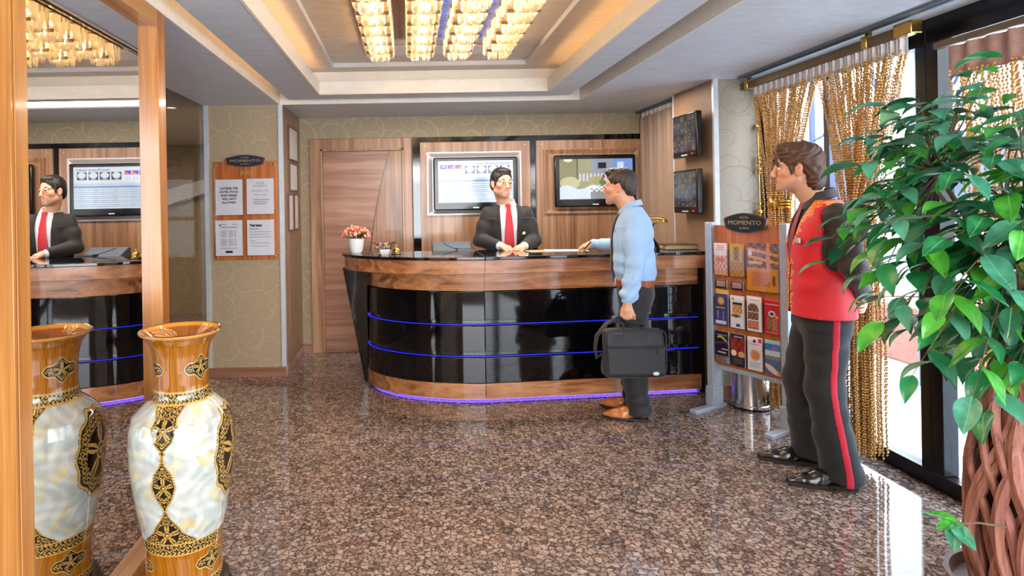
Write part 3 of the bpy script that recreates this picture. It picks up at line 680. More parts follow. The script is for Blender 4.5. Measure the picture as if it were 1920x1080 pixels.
for k in range(26):
    a = k * 2.4; r = 0.066 * math.sqrt((k % 13 + 0.5) / 13); z = TOP + 0.052 + (0.022 if k >= 13 else 0) + 0.012 * rng.random()
    sw = MB().ball((bx + r * math.cos(a), by + r * math.sin(a), z), (0.012, 0.009, 0.008), 7, 5).build('wrapped_sweet', plain('sweet_wrap_%d' % k, sw_c[k % 6], 0.25, 0.3), None)
    tag(sw, 'tiny wrapped sweet piled in the cut-glass bowl', 'sweet', 'wrapped sweets in the cut-glass bowl')
# small white dish
dx, dy = at(722, 477, 4.80)[0], 4.80
MBd = MB()
def sq(s, z): return [(dx - s * 1.2, dy - s, z), (dx + s * 1.2, dy - s, z), (dx + s * 1.2, dy + s, z), (dx - s * 1.2, dy + s, z)]
lo, hi, inn, bot = sq(0.022, TOP), sq(0.036, TOP + 0.036), sq(0.033, TOP + 0.036), sq(0.02, TOP + 0.006)
MBd.add(lo + hi + inn + bot, [(3, 2, 1, 0)] + [(i, (i + 1) % 4, 4 + (i + 1) % 4, 4 + i) for i in range(4)] + [(4 + i, 4 + (i + 1) % 4, 8 + (i + 1) % 4, 8 + i) for i in range(4)] + [(8 + i, 8 + (i + 1) % 4, 12 + (i + 1) % 4, 12 + i) for i in range(4)] + [(12, 13, 14, 15)])
tag(MBd.build('white_dish', M['white_ceramic'], None, bevel=0.002), 'small white square dish in front of the cut-glass bowl', 'dish')
# call bell
cx_, cy_ = at(743, 478, 4.80)[0], 4.80
bell = thing('call_bell', 'brass dome call bell on the desk beside the white dish', 'bell', (cx_, cy_, TOP))
MB().lathe([(0.04, TOP), (0.042, TOP + 0.006), (0.036, TOP + 0.012), (0.008, TOP + 0.014), (0.008, TOP + 0.02)], (cx_, cy_), 28).build('base', M['bronze'], bell)
MB().lathe([(0.036, TOP + 0.018), (0.034, TOP + 0.032), (0.026, TOP + 0.046), (0.012, TOP + 0.054), (0.004, TOP + 0.056)], (cx_, cy_), 28).build('dome', M['brass'], bell)
MB().lathe([(0.003, TOP + 0.054), (0.003, TOP + 0.068), (0.007, TOP + 0.072), (0.006, TOP + 0.079), (0.001, TOP + 0.081)], (cx_, cy_), 14).build('button', M['brass'], bell)
# printer on the side shelf
pr = thing('desktop_printer', 'grey and black desktop printer lying behind the desk', 'printer', (0.37, 5.25, 0.985))
B(0.20, 0.555, 5.11, 5.39, 0.985, 1.075).build('body', M['black_plastic'], pr, bevel=0.01)
MB().prism([(0.205, 5.12, 1.075), (0.205, 5.38, 1.075), (0.205, 5.38, 1.16), (0.205, 5.34, 1.16)], (0.34, 0, 0)).build('lid', M['grey_plastic'], pr, bevel=0.006)
MB().box(0.40, 0.57, 5.10, 5.2, 1.076, 1.11).build('scanner_tray', M['black_plastic'], pr, bevel=0.005)
MB().tube([(0.30, 5.30, 1.155), (0.33, 5.22, 1.135), (0.38, 5.14, 1.115), (0.42, 5.12, 1.112)], 0.003, 6).build('cable', M['black_plastic'], pr)
# papers for the guest
for k, (dx_, dy_, rz, c_, lb) in enumerate(((1.13, 4.86, 4, (196, 160, 110), 'tan folder lying under the registration form on the desk'), (1.27, 4.84, -8, (238, 230, 220), 'white registration form under the writing hand on the desk'))):
    g = MB().box(-0.17, 0.17, -0.105, 0.105, 0, 0.0025).build('document', plain('document_%d' % k, c_, 0.6, var=0.03), None, bevel=0.0005)
    g.location = (dx_, dy_, TOP + 0.0004 + k * 0.0028); g.rotation_euler = (0, 0, R(rz)); W[g.name] = Matrix.Translation(g.location) @ Matrix.Rotation(R(rz), 4, 'Z')
    tag(g, lb, 'paper')
    if k == 1:
        mb = MB()
        for i in range(9): mb.box(-0.13, 0.13 - 0.03 * (i % 3), 0.08 - i * 0.018, 0.083 - i * 0.018, 0.0025, 0.0028)
        mb.build('print', M['ink_soft'], g, local=True)
# guest ledger
lx = at(1279, 464, 4.86)[0]
lg = thing('guest_book', 'thick brown bound guest book lying on the desk near the column', 'book', (lx, 4.87, TOP))
B(lx - 0.155, lx + 0.155, 4.77, 4.97, TOP + 0.005, TOP + 0.036).build('pages', plain('book_pages', (206, 190, 150), 0.7), lg)
MB().box(lx - 0.165, lx + 0.165, 4.76, 4.98, TOP + 0.036, TOP + 0.042).box(lx - 0.165, lx + 0.165, 4.76, 4.98, TOP, TOP + 0.005).box(lx - 0.165, lx + 0.165, 4.975, 4.98, TOP + 0.005, TOP + 0.036).build('cover', plain('book_cover', (92, 58, 48), 0.45), lg, bevel=0.002)
# antique telephone behind the guest
tx, ty = at(1232, 462, 4.83)[0] - 0.03, 4.86
tp = thing('antique_telephone', 'brass and black antique telephone on the desk behind the guest', 'telephone', (tx, ty, TOP))
MB().lathe([(0.062, TOP), (0.062, TOP + 0.012), (0.056, TOP + 0.03), (0.045, TOP + 0.05), (0.03, TOP + 0.07), (0.018, TOP + 0.09), (0.014, TOP + 0.19), (0.02, TOP + 0.20), (0.012, TOP + 0.21)], (tx, ty), 24).build('base', M['black_plastic'], tp)
MB().tube([(tx - 0.05, ty, TOP + 0.24), (tx - 0.045, ty, TOP + 0.215), (tx, ty, TOP + 0.205), (tx + 0.045, ty, TOP + 0.215), (tx + 0.05, ty, TOP + 0.24)], 0.007, 8).build('cradle', M['brass'], tp)
MB().tube([(tx - 0.10, ty, TOP + 0.245), (tx - 0.05, ty, TOP + 0.255), (tx + 0.05, ty, TOP + 0.255), (tx + 0.10, ty, TOP + 0.245)], [0.009, 0.011, 0.011, 0.009], 10).build('handset', M['brass'], tp)
for s_ in (-1, 1): MB().lathe([(0.006, 0), (0.024, -0.02), (0.026, -0.034), (0.02, -0.036)], (0, 0), 16, M4=Matrix.Translation((tx + s_ * 0.105, ty, TOP + 0.25))).build('mouthpiece' if s_ < 0 else 'earpiece', M['brass'], tp)

# ================================================================== mirror and vase on the left
FX, MXX = -1.105, -1.15
mr = thing('wall_mirror', 'tall mirror in a broad honey wood frame on the wall beside the vase', 'mirror', (-1.14, 2.2, 0))
Y0, Y1, YA, YB = 1.665, 2.742, 1.742, 2.662
MB().box(-1.165, FX, Y0, YA, 0, 2.385).box(FX, FX + 0.004, Y0 + 0.012, YA - 0.012, 0, 2.385).build('near_post', M['frame_wood'], mr, bevel=0.003)
MB().box(-1.165, FX, YB, Y1, 0, 2.385).build('far_post', M['frame_wood'], mr, bevel=0.003)
B(-1.165, FX, YA, YB, 2.315, 2.385).build('top_rail', M['frame_wood_y'], mr, bevel=0.003)
B(-1.165, FX, YA, YB, 0.0, 0.07).build('bottom_rail', M['frame_wood_y'], mr, bevel=0.003)
B(-1.16, MXX, YA, YB, 0.07, 2.315).build('mirror_glass', M['mirror'], mr)

VX, VY = -0.893, 2.32
PROF = [(0.10, 0.062), (0.142, 0.075), (0.1415, 0.091), (0.139, 0.147), (0.141, 0.213), (0.149, 0.268), (0.163, 0.335), (0.180, 0.431), (0.193, 0.524), (0.197, 0.598), (0.193, 0.664), (0.180, 0.712), (0.139, 0.752), (0.112, 0.772), (0.1035, 0.790), (0.1, 0.83), (0.1, 0.89), (0.104, 0.945), (0.116, 0.985), (0.138, 1.012), (0.157, 1.026), (0.157, 1.032), (0.150, 1.033), (0.125, 1.008), (0.105, 0.98), (0.09, 0.94), (0.085, 0.85), (0.085, 0.78)]
def smooth_prof(P, n):
    P = np.array(P); d = np.r_[0, np.cumsum(np.hypot(*np.diff(P, axis=0).T))]; s_ = np.linspace(0, d[-1], n)
    q = np.c_[np.interp(s_, d, P[:, 0]), np.interp(s_, d, P[:, 1])]
    for _ in range(n // 22): q[1:-1] = q[1:-1] * 0.5 + (q[:-2] + q[2:]) * 0.25
    return q
def vase_colour(th, z, r, inner):
    """painted lacquer: amber wood, shell inlay, black ground with gilt scrolls"""
    n = len(z); C = np.zeros((n, 3)); V3 = np.array
    def dang(t0): return (th - t0 + math.pi) % (2 * math.pi) - math.pi
    grain = np.sin(th * 60 + 3 * np.sin(z * 30)) * 0.5 + np.sin(th * 23 + z * 9) * 0.5
    amber = V3((150, 88, 6)) + grain[:, None] * V3((16, 13, 6)); C[:] = amber
    black, gold, cream = V3((20, 14, 10)), V3((186, 148, 74)), V3((178, 179, 170))
    sh = (z > 0.272) & (z < 0.776)
    # overlapping shell flakes: jittered cells, each with its own pearly tone
    S_ = th * 0.19 / 0.040 + 0.22 * np.sin(z * 90 + th * 7); Z_ = z / 0.040 + 0.22 * np.sin(th * 21 + z * 40); best = np.full(n, 9.0); second = np.full(n, 9.0); tone = np.zeros(n); hue = np.zeros(n)
    hsh = lambda i, j, k: (np.sin(i * 127.1 + j * 311.7 + k * 74.7) * 43758.5453) % 1.0
    for di in (-1, 0, 1):
        for dj in (-1, 0, 1):
            i, j = np.floor(S_) + di, np.floor(Z_) + dj; d = np.hypot(S_ - i - hsh(i, j, 1), Z_ - j - hsh(i, j, 2)); m = d < best
            second = np.where(m, best, np.minimum(second, d)); tone = np.where(m, hsh(i, j, 3), tone); hue = np.where(m, hsh(i, j, 4), hue); best = np.minimum(best, d)
    veil = np.sin(th * 9 + 4 * np.sin(z * 31)) * np.sin(z * 44 + 3 * np.sin(th * 5))
    shell = cream + ((tone - 0.5) * 18 + veil * 13 + best * 10 - 6 * (second - best < 0.06))[:, None] * V3((1, 1, 1.0)) + np.clip(hue - 0.72, 0, 1)[:, None] * V3((60, -30, -190)) * 0.8 + np.clip(0.2 - hue, 0, 1)[:, None] * V3((-60, -8, 20))
    C[sh] = shell[sh]
    def fil(s_, zz, f=1.0):   # gilt scroll filigree
        a = np.sin(230 * f * s_ + 2.6 * np.sin(150 * f * zz)); b = np.sin(230 * f * zz + 2.6 * np.sin(150 * f * s_ + 1.3))
        return (np.abs(a * b) > 0.42)
    def palm(s_, zz, size):   # palmettes: petals fanning from a centre, ringed by curls
        rad = np.hypot(s_, zz) / size; ang = np.arctan2(np.abs(s_), zz)
        pet = (np.cos(5 * ang) > -0.2 + 1.1 * np.abs(rad - 0.34) / 0.34) & (rad < 0.66) & (np.abs(np.cos(2.5 * ang)) < 0.985); core = (rad < 0.22) & (np.abs(rad - 0.13) > 0.035)
        return pet | core | (fil(np.abs(s_), zz, 1.05) & (rad > 0.62))
    def motif(d, s_, zz, f=1.0, edge=0.007, pal=None):
        """d: signed distance, negative inside"""
        i = d < 0; C[i] = black; C[i & (fil(np.abs(s_), zz, f) if pal is None else palm(s_, zz - pal[0], pal[1])) & (d < -edge * 1.7)] = gold; C[(np.abs(d + edge * 0.6) < edge * 0.42)] = gold
    for t0 in (0.0, math.pi):                                     # lobed vertical drops
        s_ = dang(t0) * r; a = np.abs(s_)
        hw = np.interp(z, [0.262, 0.29, 0.32, 0.345, 0.385, 0.41, 0.425, 0.455, 0.50, 0.55, 0.585, 0.60, 0.635, 0.66, 0.70, 0.735, 0.778], [0.115, 0.095, 0.058, 0.046, 0.016, 0.006, 0.010, 0.030, 0.046, 0.034, 0.010, 0.006, 0.010, 0.034, 0.052, 0.042, 0.062])
        for z0_, z1_, zc_, sz_ in ((0.60, 0.79, 0.70, 0.058), (0.41, 0.60, 0.50, 0.058), (0.26, 0.41, 0.315, 0.066)): motif(np.where(sh & (z >= z0_) & (z < z1_), a - hw, 9), s_, z, 0.8, 0.0055, (zc_, sz_))
    for t0 in (math.pi / 2, -math.pi / 2):                        # oval medallions
        s_ = dang(t0) * r; e = np.sqrt((s_ / 0.118) ** 2 + ((z - 0.57) / 0.168) ** 2); ang = np.arctan2((z - 0.57) / 0.168, s_ / 0.118)
        motif(np.where(sh, (e - 1 - 0.035 * np.cos(10 * ang)) * 0.12, 9), s_, (z - 0.57) * 0.72, 0.62, 0.009, (0.0, 0.115))
    for zc, hh in ((0.792, 0.020), (0.254, 0.022), (0.094, 0.017)):   # black bands
        b = np.abs(z - zc) < hh; C[b] = black; C[b & fil(th * r, (z - zc), 0.9)] = gold
        C[(np.abs(np.abs(z - zc) - hh) < 0.003)] = gold
    for k in range(3):                                            # pointed leaves on neck and foot
        for zc, hs, hz, sh_ in ((0.895, 0.074, 0.049, 1.12), (0.178, 0.074, 0.045, 1.12)):
            s_ = dang(sh_ + k * 2.094) * r; zz = z - zc; q = np.abs(s_) / hs + (np.abs(zz) / hz) ** 1.25 - 0.12 * np.cos(s_ * 120)
            motif((q - 1) * 0.035, s_, zz * 1.3, 1.0, 0.006, (0.0, 0.05))
    C[z > 1.018] = V3((206, 138, 48)); C[inner] = V3((150, 84, 20))
    C[z > 1.030] = V3((96, 54, 20))
    return C
q = np.r_[smooth_prof(PROF[:23], 600), smooth_prof(PROF[22:], 46)[1:]]; SEG = 440
vm = MB().lathe([tuple(p) for p in q], (0, 0), SEG, cap=True)
vase = thing('floor_vase', 'tall shell-inlaid lacquer floor vase with black and gold motifs before the mirror', 'vase', (VX, VY, 0))
me = vm.mesh('vase_body', attr_mat('lacquer', 0.12, coat=0.8), True, 180)
A = np.array(vm.v); th0 = np.arctan2(A[:, 1], A[:, 0]) - (math.atan2(-VY, -VX) - R(21))
idx = np.arange(len(A)) // SEG; inner = idx > 600
cc = np.clip(vase_colour(th0, A[:, 2], np.hypot(A[:, 0], A[:, 1]), inner & (A[:, 2] < 1.02)), 0, 255) / 255
colour_attr(me, np.where(cc <= 0.04045, cc / 12.92, ((cc + 0.055) / 1.055) ** 2.4))
vb = link('vase_body', me, vase)
MB().lathe([(0.175, 0), (0.182, 0.012), (0.176, 0.026), (0.155, 0.034), (0.158, 0.05), (0.165, 0.062), (0.15, 0.07), (0.1, 0.07)], (0, 0), 40).build('stand', plain('dark_stand', (44, 26, 22), 0.3), vase, local=True)
# ================================================================== figures: blended implicit bodies meshed with surface nets
class Field:
    def __init__(s, lo, hi, h):
        s.lo = np.array(lo, float); s.h = h; s.n = np.ceil((np.array(hi, float) - s.lo) / h).astype(int) + 1
        s.ax = [(s.lo[i] + h * np.arange(s.n[i])).astype(np.float32) for i in range(3)]
        s.f = np.full(s.n, 0.5, np.float32)
    def win(s, lo, hi):
        a = np.clip(np.floor((np.array(lo) - s.lo) / s.h).astype(int), 0, s.n - 1); b = np.clip(np.ceil((np.array(hi) - s.lo) / s.h).astype(int) + 1, 1, s.n)
        sl = tuple(slice(a[i], max(a[i] + 1, b[i])) for i in range(3))
        return sl, s.ax[0][sl[0]][:, None, None], s.ax[1][sl[1]][None, :, None], s.ax[2][sl[2]][None, None, :]
    def put(s, sl, d, k, mode):
        a = s.f[sl]
        if mode == 'add':
            h = np.maximum(k - np.abs(a - d), 0) / max(k, 1e-6); s.f[sl] = np.minimum(a, d) - h * h * k * 0.25
        else:                                           # subtract
            d = -d; h = np.maximum(k - np.abs(a - d), 0) / max(k, 1e-6); s.f[sl] = np.maximum(a, d) + h * h * k * 0.25
        return s
    def cone(s, p, q, r1, r2, k=0.01, mode='add'):
        p = np.array(p, float); q = np.array(q, float); m = max(r1, r2) + k + 2 * s.h
        sl, X, Y, Z = s.win(np.minimum(p, q) - m, np.maximum(p, q) + m); ab = q - p; L = max(1e-9, float(ab @ ab))
        t = np.clip(((X - p[0]) * ab[0] + (Y - p[1]) * ab[1] + (Z - p[2]) * ab[2]) / L, 0, 1)
        d = np.sqrt((X - p[0] - t * ab[0]) ** 2 + (Y - p[1] - t * ab[1]) ** 2 + (Z - p[2] - t * ab[2]) ** 2) - (r1 + (r2 - r1) * t)
        return s.put(sl, d, k, mode)
    def chain(s, pts, rad, k=0.012, mode='add'):
        for i in range(len(pts) - 1): s.cone(pts[i], pts[i + 1], rad[i], rad[i + 1], k, mode)
        return s
    def ell(s, c, r, Rm=None, k=0.01, mode='add', clip=None):
        c = np.array(c, float); r = np.array(r, float); m = r.max() + k + 2 * s.h
        sl, X, Y, Z = s.win(c - m, c + m); x, y, z = X - c[0], Y - c[1], Z - c[2]
        if Rm is not None: x, y, z = (Rm[0, 0] * x + Rm[1, 0] * y + Rm[2, 0] * z, Rm[0, 1] * x + Rm[1, 1] * y + Rm[2, 1] * z, Rm[0, 2] * x + Rm[1, 2] * y + Rm[2, 2] * z)
        k0 = np.sqrt((x / r[0]) ** 2 + (y / r[1]) ** 2 + (z / r[2]) ** 2); k1 = np.sqrt((x / r[0] ** 2) ** 2 + (y / r[1] ** 2) ** 2 + (z / r[2] ** 2) ** 2)
        d = np.where(k1 > 1e-6, k0 * (k0 - 1) / np.maximum(k1, 1e-6), -r.min())
        return s.put(sl, d.astype(np.float32), k, mode)
    def sect(s, rows, k=0.015, p=2.4, mode='add', off=0.0):
        """upright loft: rows of (z, half depth x, half width y, centre x, centre y), z rising"""
        T = np.array(rows, float); z0, z1 = T[0, 0], T[-1, 0]; m = off + k + 2 * s.h
        lo = [(T[:, 3] - T[:, 1]).min() - m, (T[:, 4] - T[:, 2]).min() - m, z0 - m]; hi = [(T[:, 3] + T[:, 1]).max() + m, (T[:, 4] + T[:, 2]).max() + m, z1 + m]
        sl, X, Y, Z = s.win(lo, hi); zz = Z.ravel()
        def ip(j):
            v = np.interp(zz, T[:, 0], T[:, j]); kk = np.ones(5) / 5
            n = max(1, int(0.03 / s.h)); kk = np.ones(2 * n + 1) / (2 * n + 1); return np.convolve(np.pad(v, n, 'edge'), kk, 'valid')[None, None, :].astype(np.float32)
        a, b, cx, cy = ip(1) + off, ip(2) + off, ip(3), ip(4)
        rho = (np.abs((X - cx) / a) ** p + np.abs((Y - cy) / b) ** p) ** (1 / p)
        d = (rho - 1) * np.minimum(a, b); d = np.maximum(d, np.maximum(Z - z1 - off, z0 - Z - off))
        return s.put(sl, d.astype(np.float32), k, mode)
    def warp(s, fn, lo, hi):
        sl, X, Y, Z = s.win(lo, hi); s.f[sl] += fn(X, Y, Z).astype(np.float32); return s
    def cut(s, fn, k=0.006, lo=None, hi=None):
        sl, X, Y, Z = s.win(s.lo if lo is None else lo, (s.lo + s.h * s.n) if hi is None else hi)
        return s.put(sl, np.broadcast_to(fn(X, Y, Z), s.f[sl].shape), k, 'sub')
    def nets(s):
        f = s.f; ins = (f < 0); n = f.shape
        cnt = np.zeros([m - 1 for m in n], np.uint8)
        for i in (0, 1):
            for j in (0, 1):
                for k in (0, 1): cnt += ins[i:n[0] - 1 + i, j:n[1] - 1 + j, k:n[2] - 1 + k]
        act = (cnt > 0) & (cnt < 8); I = np.argwhere(act); vid = np.full(act.shape, -1, np.int64); vid[act] = np.arange(len(I))
        cor = np.array([(i, j, k) for i in (0, 1) for j in (0, 1) for k in (0, 1)])
        val = np.stack([f[I[:, 0] + c[0], I[:, 1] + c[1], I[:, 2] + c[2]] for c in cor], 1)
        acc = np.zeros((len(I), 3)); num = np.zeros(len(I))
        for a in range(8):
            for b in range(a + 1, 8):
                if np.abs(cor[a] - cor[b]).sum() != 1: continue
                m = (val[:, a] < 0) != (val[:, b] < 0); t = val[m, a] / (val[m, a] - val[m, b])
                acc[m] += cor[a] + t[:, None] * (cor[b] - cor[a]); num[m] += 1
        V = s.lo + s.h * (I + acc / num[:, None]); Fq = []
        for ax in range(3):
            sl0 = [slice(None)] * 3; sl1 = [slice(None)] * 3; sl0[ax] = slice(0, n[ax] - 1); sl1[ax] = slice(1, n[ax])
            A, Bm = ins[tuple(sl0)], ins[tuple(sl1)]; E = np.argwhere(A != Bm); u, v = [(1, 2), (2, 0), (0, 1)][ax]
            ok = (E[:, u] > 0) & (E[:, v] > 0) & (E[:, u] < n[u] - 1) & (E[:, v] < n[v] - 1); E = E[ok]; fl = A[tuple(E.T)]
            def cell(du, dv):
                e = E.copy(); e[:, u] -= du; e[:, v] -= dv; return vid[tuple(e.T)]
            Q = np.stack([cell(1, 1), cell(0, 1), cell(0, 0), cell(1, 0)], 1); Q[~fl] = Q[~fl][:, ::-1]; Fq.append(Q)
        return V, np.concatenate(Fq)
    def build(s, name, mats, parent=None, colour=None, smooth=1):
        V, Q = s.nets()
        if smooth:
            e = np.concatenate([Q[:, [0, 1]], Q[:, [1, 2]], Q[:, [2, 3]], Q[:, [3, 0]]])
            for _ in range(smooth):
                acc = np.zeros_like(V); cn = np.zeros(len(V))
                for a, b in ((0, 1), (1, 0)):
                    for d in range(3): acc[:, d] += np.bincount(e[:, a], V[e[:, b], d], len(V))
                    cn += np.bincount(e[:, a], minlength=len(V))
                V = V * 0.45 + 0.55 * acc / np.maximum(cn, 1)[:, None]
        me = bpy.data.meshes.new(name); me.vertices.add(len(V)); me.vertices.foreach_set('co', V.astype(np.float32).ravel())
        me.loops.add(Q.size); me.loops.foreach_set('vertex_index', Q.astype(np.int32).ravel()); me.polygons.add(len(Q))
        me.polygons.foreach_set('loop_start', (4 * np.arange(len(Q))).astype(np.int32)); me.polygons.foreach_set('loop_total', np.full(len(Q), 4, np.int32))
        me.polygons.foreach_set('use_smooth', np.ones(len(Q), bool)); me.update(calc_edges=True); me.validate()
        for m in (mats if isinstance(mats, (list, tuple)) else [mats]): me.materials.append(m)
        if colour is not None:
            cc = np.clip(colour(V), 0, 255) / 255; colour_attr(me, np.where(cc <= 0.04045, cc / 12.92, ((cc + 0.055) / 1.055) ** 2.4))
        return link(name, me, parent)
def rot(yaw, pitch=0.0, roll=0.0):
    m = Matrix.Rotation(yaw, 3, 'Z') @ Matrix.Rotation(-pitch, 3, 'Y') @ Matrix.Rotation(roll, 3, 'X'); return np.array(m)
class Head:
    """head frame: x forward, y to the figure's own left, z up, origin between the eyes' height and the ears"""
    def __init__(s, c, yaw=0, pitch=0, roll=0, size=1.0): s.c = np.array(c, float); s.R = rot(yaw, pitch, roll); s.s = size
    def p(s, x, y, z): return s.c + s.R @ (np.array((x, y, z)) * s.s)
    def loc(s, V): return ((V - s.c) @ s.R) / s.s
    def shape(s, F, neck_base, smile=0.3, gap=0.0):
        e = lambda c, r, k=0.01, mode='add', R2=None: F.ell(s.p(*c), np.array(r) * s.s, s.R if R2 is None else s.R @ R2, k * s.s, mode)
        cn = lambda a, b, r1, r2, k=0.008, mode='add': F.cone(s.p(*a), s.p(*b), r1 * s.s, r2 * s.s, k * s.s, mode)
        e((-0.012, 0, 0.032), (0.099, 0.076, 0.087)); e((0.022, 0, -0.028), (0.064, 0.062, 0.086), 0.02)
        e((0.024, 0, -0.078), (0.058, 0.053, 0.036), 0.02); e((0.076, 0, -0.105), (0.017, 0.021, 0.017), 0.022); e((0.062, 0, -0.068), (0.028, 0.036, 0.028), 0.02)
        for sg in (1, -1):
            cn((-0.002, sg * 0.057, -0.062), (0.068, sg * 0.016, -0.106), 0.014, 0.014, 0.022)
            e((0.052, sg * 0.043, -0.026), (0.026, 0.022, 0.020), 0.02)
            cn((0.078, sg * 0.012, 0.019), (0.064, sg * 0.047, 0.022), 0.010, 0.009, 0.016)
            e((0.103, sg * 0.032, 0.002), (0.021, 0.017, 0.012), 0.014, 'sub')
            e((0.0795, sg * 0.032, 0.0085), (0.0125, 0.0150, 0.0055), 0.004)
            e((0.0785, sg * 0.032, -0.0085), (0.011, 0.0140, 0.0045), 0.005)
            e((0.100, sg * 0.0110, -0.041), (0.010, 0.0070, 0.0075), 0.006)
            E = np.array(Matrix.Rotation(sg * R(-22), 3, 'Z') @ Matrix.Rotation(R(-10), 3, 'Y'))
            e((-0.006, sg * 0.079, -0.012), (0.019, 0.0085, 0.032), 0.006, 'add', E); e((0.001, sg * 0.087, -0.009), (0.011, 0.0075, 0.020), 0.004, 'sub', E)
            e((-0.002, sg * 0.076, -0.036), (0.009, 0.007, 0.010), 0.005)
        cn((0.088, 0, 0.012), (0.106, 0, -0.028), 0.0085, 0.0100, 0.012); e((0.1075, 0, -0.036), (0.0115, 0.0110, 0.0095), 0.010)
        w = 0.021 + 0.006 * smile; up = 0.006 * smile
        for sg in (1, -1):
            cn((0.0905, 0, -0.0670), (0.079, sg * w, -0.069 + up), 0.0050, 0.0032, 0.008)
            cn((0.0885, 0, -0.0785 - 0.004 * gap), (0.078, sg * w, -0.071 + up), 0.0058, 0.0032, 0.008)
            cn((0.0965 - 0.001 * gap, 0, -0.0728 - 0.002 * gap), (0.083, sg * w * 0.98, -0.070 + up), 0.0026 + 0.0048 * gap, 0.002 + 0.001 * gap, 0.003, 'sub')
        F.cone(s.p(-0.022, 0, -0.055), neck_base, 0.056 * s.s, 0.060, 0.025); F.cone(s.p(0.0, 0, -0.085), np.array(neck_base) + (0.018, 0, 0), 0.036 * s.s, 0.045, 0.03)
    def paint(s, V, skin, lips=(194, 118, 104), stubble=0.25, teeth=False, hairc=(40, 30, 26)):
        C = np.tile(np.array(skin, float), (len(V), 1)); q = s.loc(V); x, y, z = q.T
        hd = (z > -0.13)
        ck = np.exp(-(((np.abs(y) - 0.045) / 0.022) ** 2 + ((z + 0.035) / 0.024) ** 2)) * (x > 0.02) * hd; C += ck[:, None] * np.array((10, -12, -10))
        ear = (np.abs(y) > 0.074) & (x < 0.03) & (x > -0.04) & (np.abs(z + 0.012) < 0.04); C[ear] += (14, -10, -8)
        st = np.clip((-z - 0.052) / 0.03, 0, 1) * np.clip((x + 0.01) / 0.03, 0, 1) * hd * np.clip((0.15 + z) / 0.02, 0, 1)
        st = np.maximum(st, 0.8 * np.exp(-((z + 0.055) / 0.007) ** 2) * (np.abs(y) < 0.026) * (x > 0.07)); C = C * (1 - stubble * st[:, None]) + np.array((96, 84, 82)) * (stubble * st)[:, None]
        lp = (x > 0.074) & (((y / 0.027) ** 2 + ((z + 0.0735 - 0.16 * np.abs(y)) / 0.0115) ** 2) < 1); C[lp] = lips
        li = (x > 0.06) & (np.abs(np.abs(y) - 0.032) < 0.0155) & (np.abs(z - 0.0035) < 0.0016); C[li] = (52, 36, 32)
        return C
    def extras(s, parent, iris=(52, 36, 28), brow=(34, 26, 22)):
        for sg in (1, -1):
            o = MB().ball((0, 0, 0), 0.0118 * s.s, 16, 12); A = np.array(o.v) / s.s; A2 = (A @ np.array(Matrix.Identity(3))) + np.array((0.0765, sg * 0.032, 0.0005))
            d = np.arccos(np.clip(A[:, 0] / 0.0118, -1, 1)); c = np.where((d < 0.28)[:, None], (12, 10, 10), np.where((d < 0.56)[:, None], iris, (232, 228, 224))).astype(float) / 255
            o.v = [tuple(s.p(*p)) for p in A2]; me = o.mesh('eye', M['eye'], True, 180); colour_attr(me, c ** 2.2); link('eye', me, parent)
            pts = [s.p(*p) for p in ((0.0865, sg * 0.013, 0.0215), (0.0845, sg * 0.025, 0.0265), (0.0765, sg * 0.039, 0.0275), (0.064, sg * 0.050, 0.0215))]
            MB().tube(pts, [0.0025 * s.s, 0.0046 * s.s, 0.0042 * s.s, 0.0012 * s.s], 8).build('eyebrow', M[brow] if isinstance(brow, str) else plain('brow', brow, 0.7), parent, local=True)
def _teeth(s, parent):
    mb = MB(); vs = []; fs = []
    for i in range(13):
        y = -0.0185 + 0.037 * i / 12; x = 0.0900 - 17 * y * y
        for dx, z in ((0, -0.0695 + 0.14 * abs(y)), (0.0008, -0.0725 + 0.15 * abs(y)), (0, -0.0765 + 0.2 * abs(y)), (-0.006, -0.073)): vs.append(s.p(x + dx, y, z))
    for i in range(12):
        for k in range(4): fs.append((4 * i + k, 4 * i + (k + 1) % 4, 4 * i + 4 + (k + 1) % 4, 4 * i + 4 + k))
    mb.add(vs, fs).build('teeth', plain('teeth', (240, 234, 226), 0.25), parent, local=True)
Head.teeth = _teeth
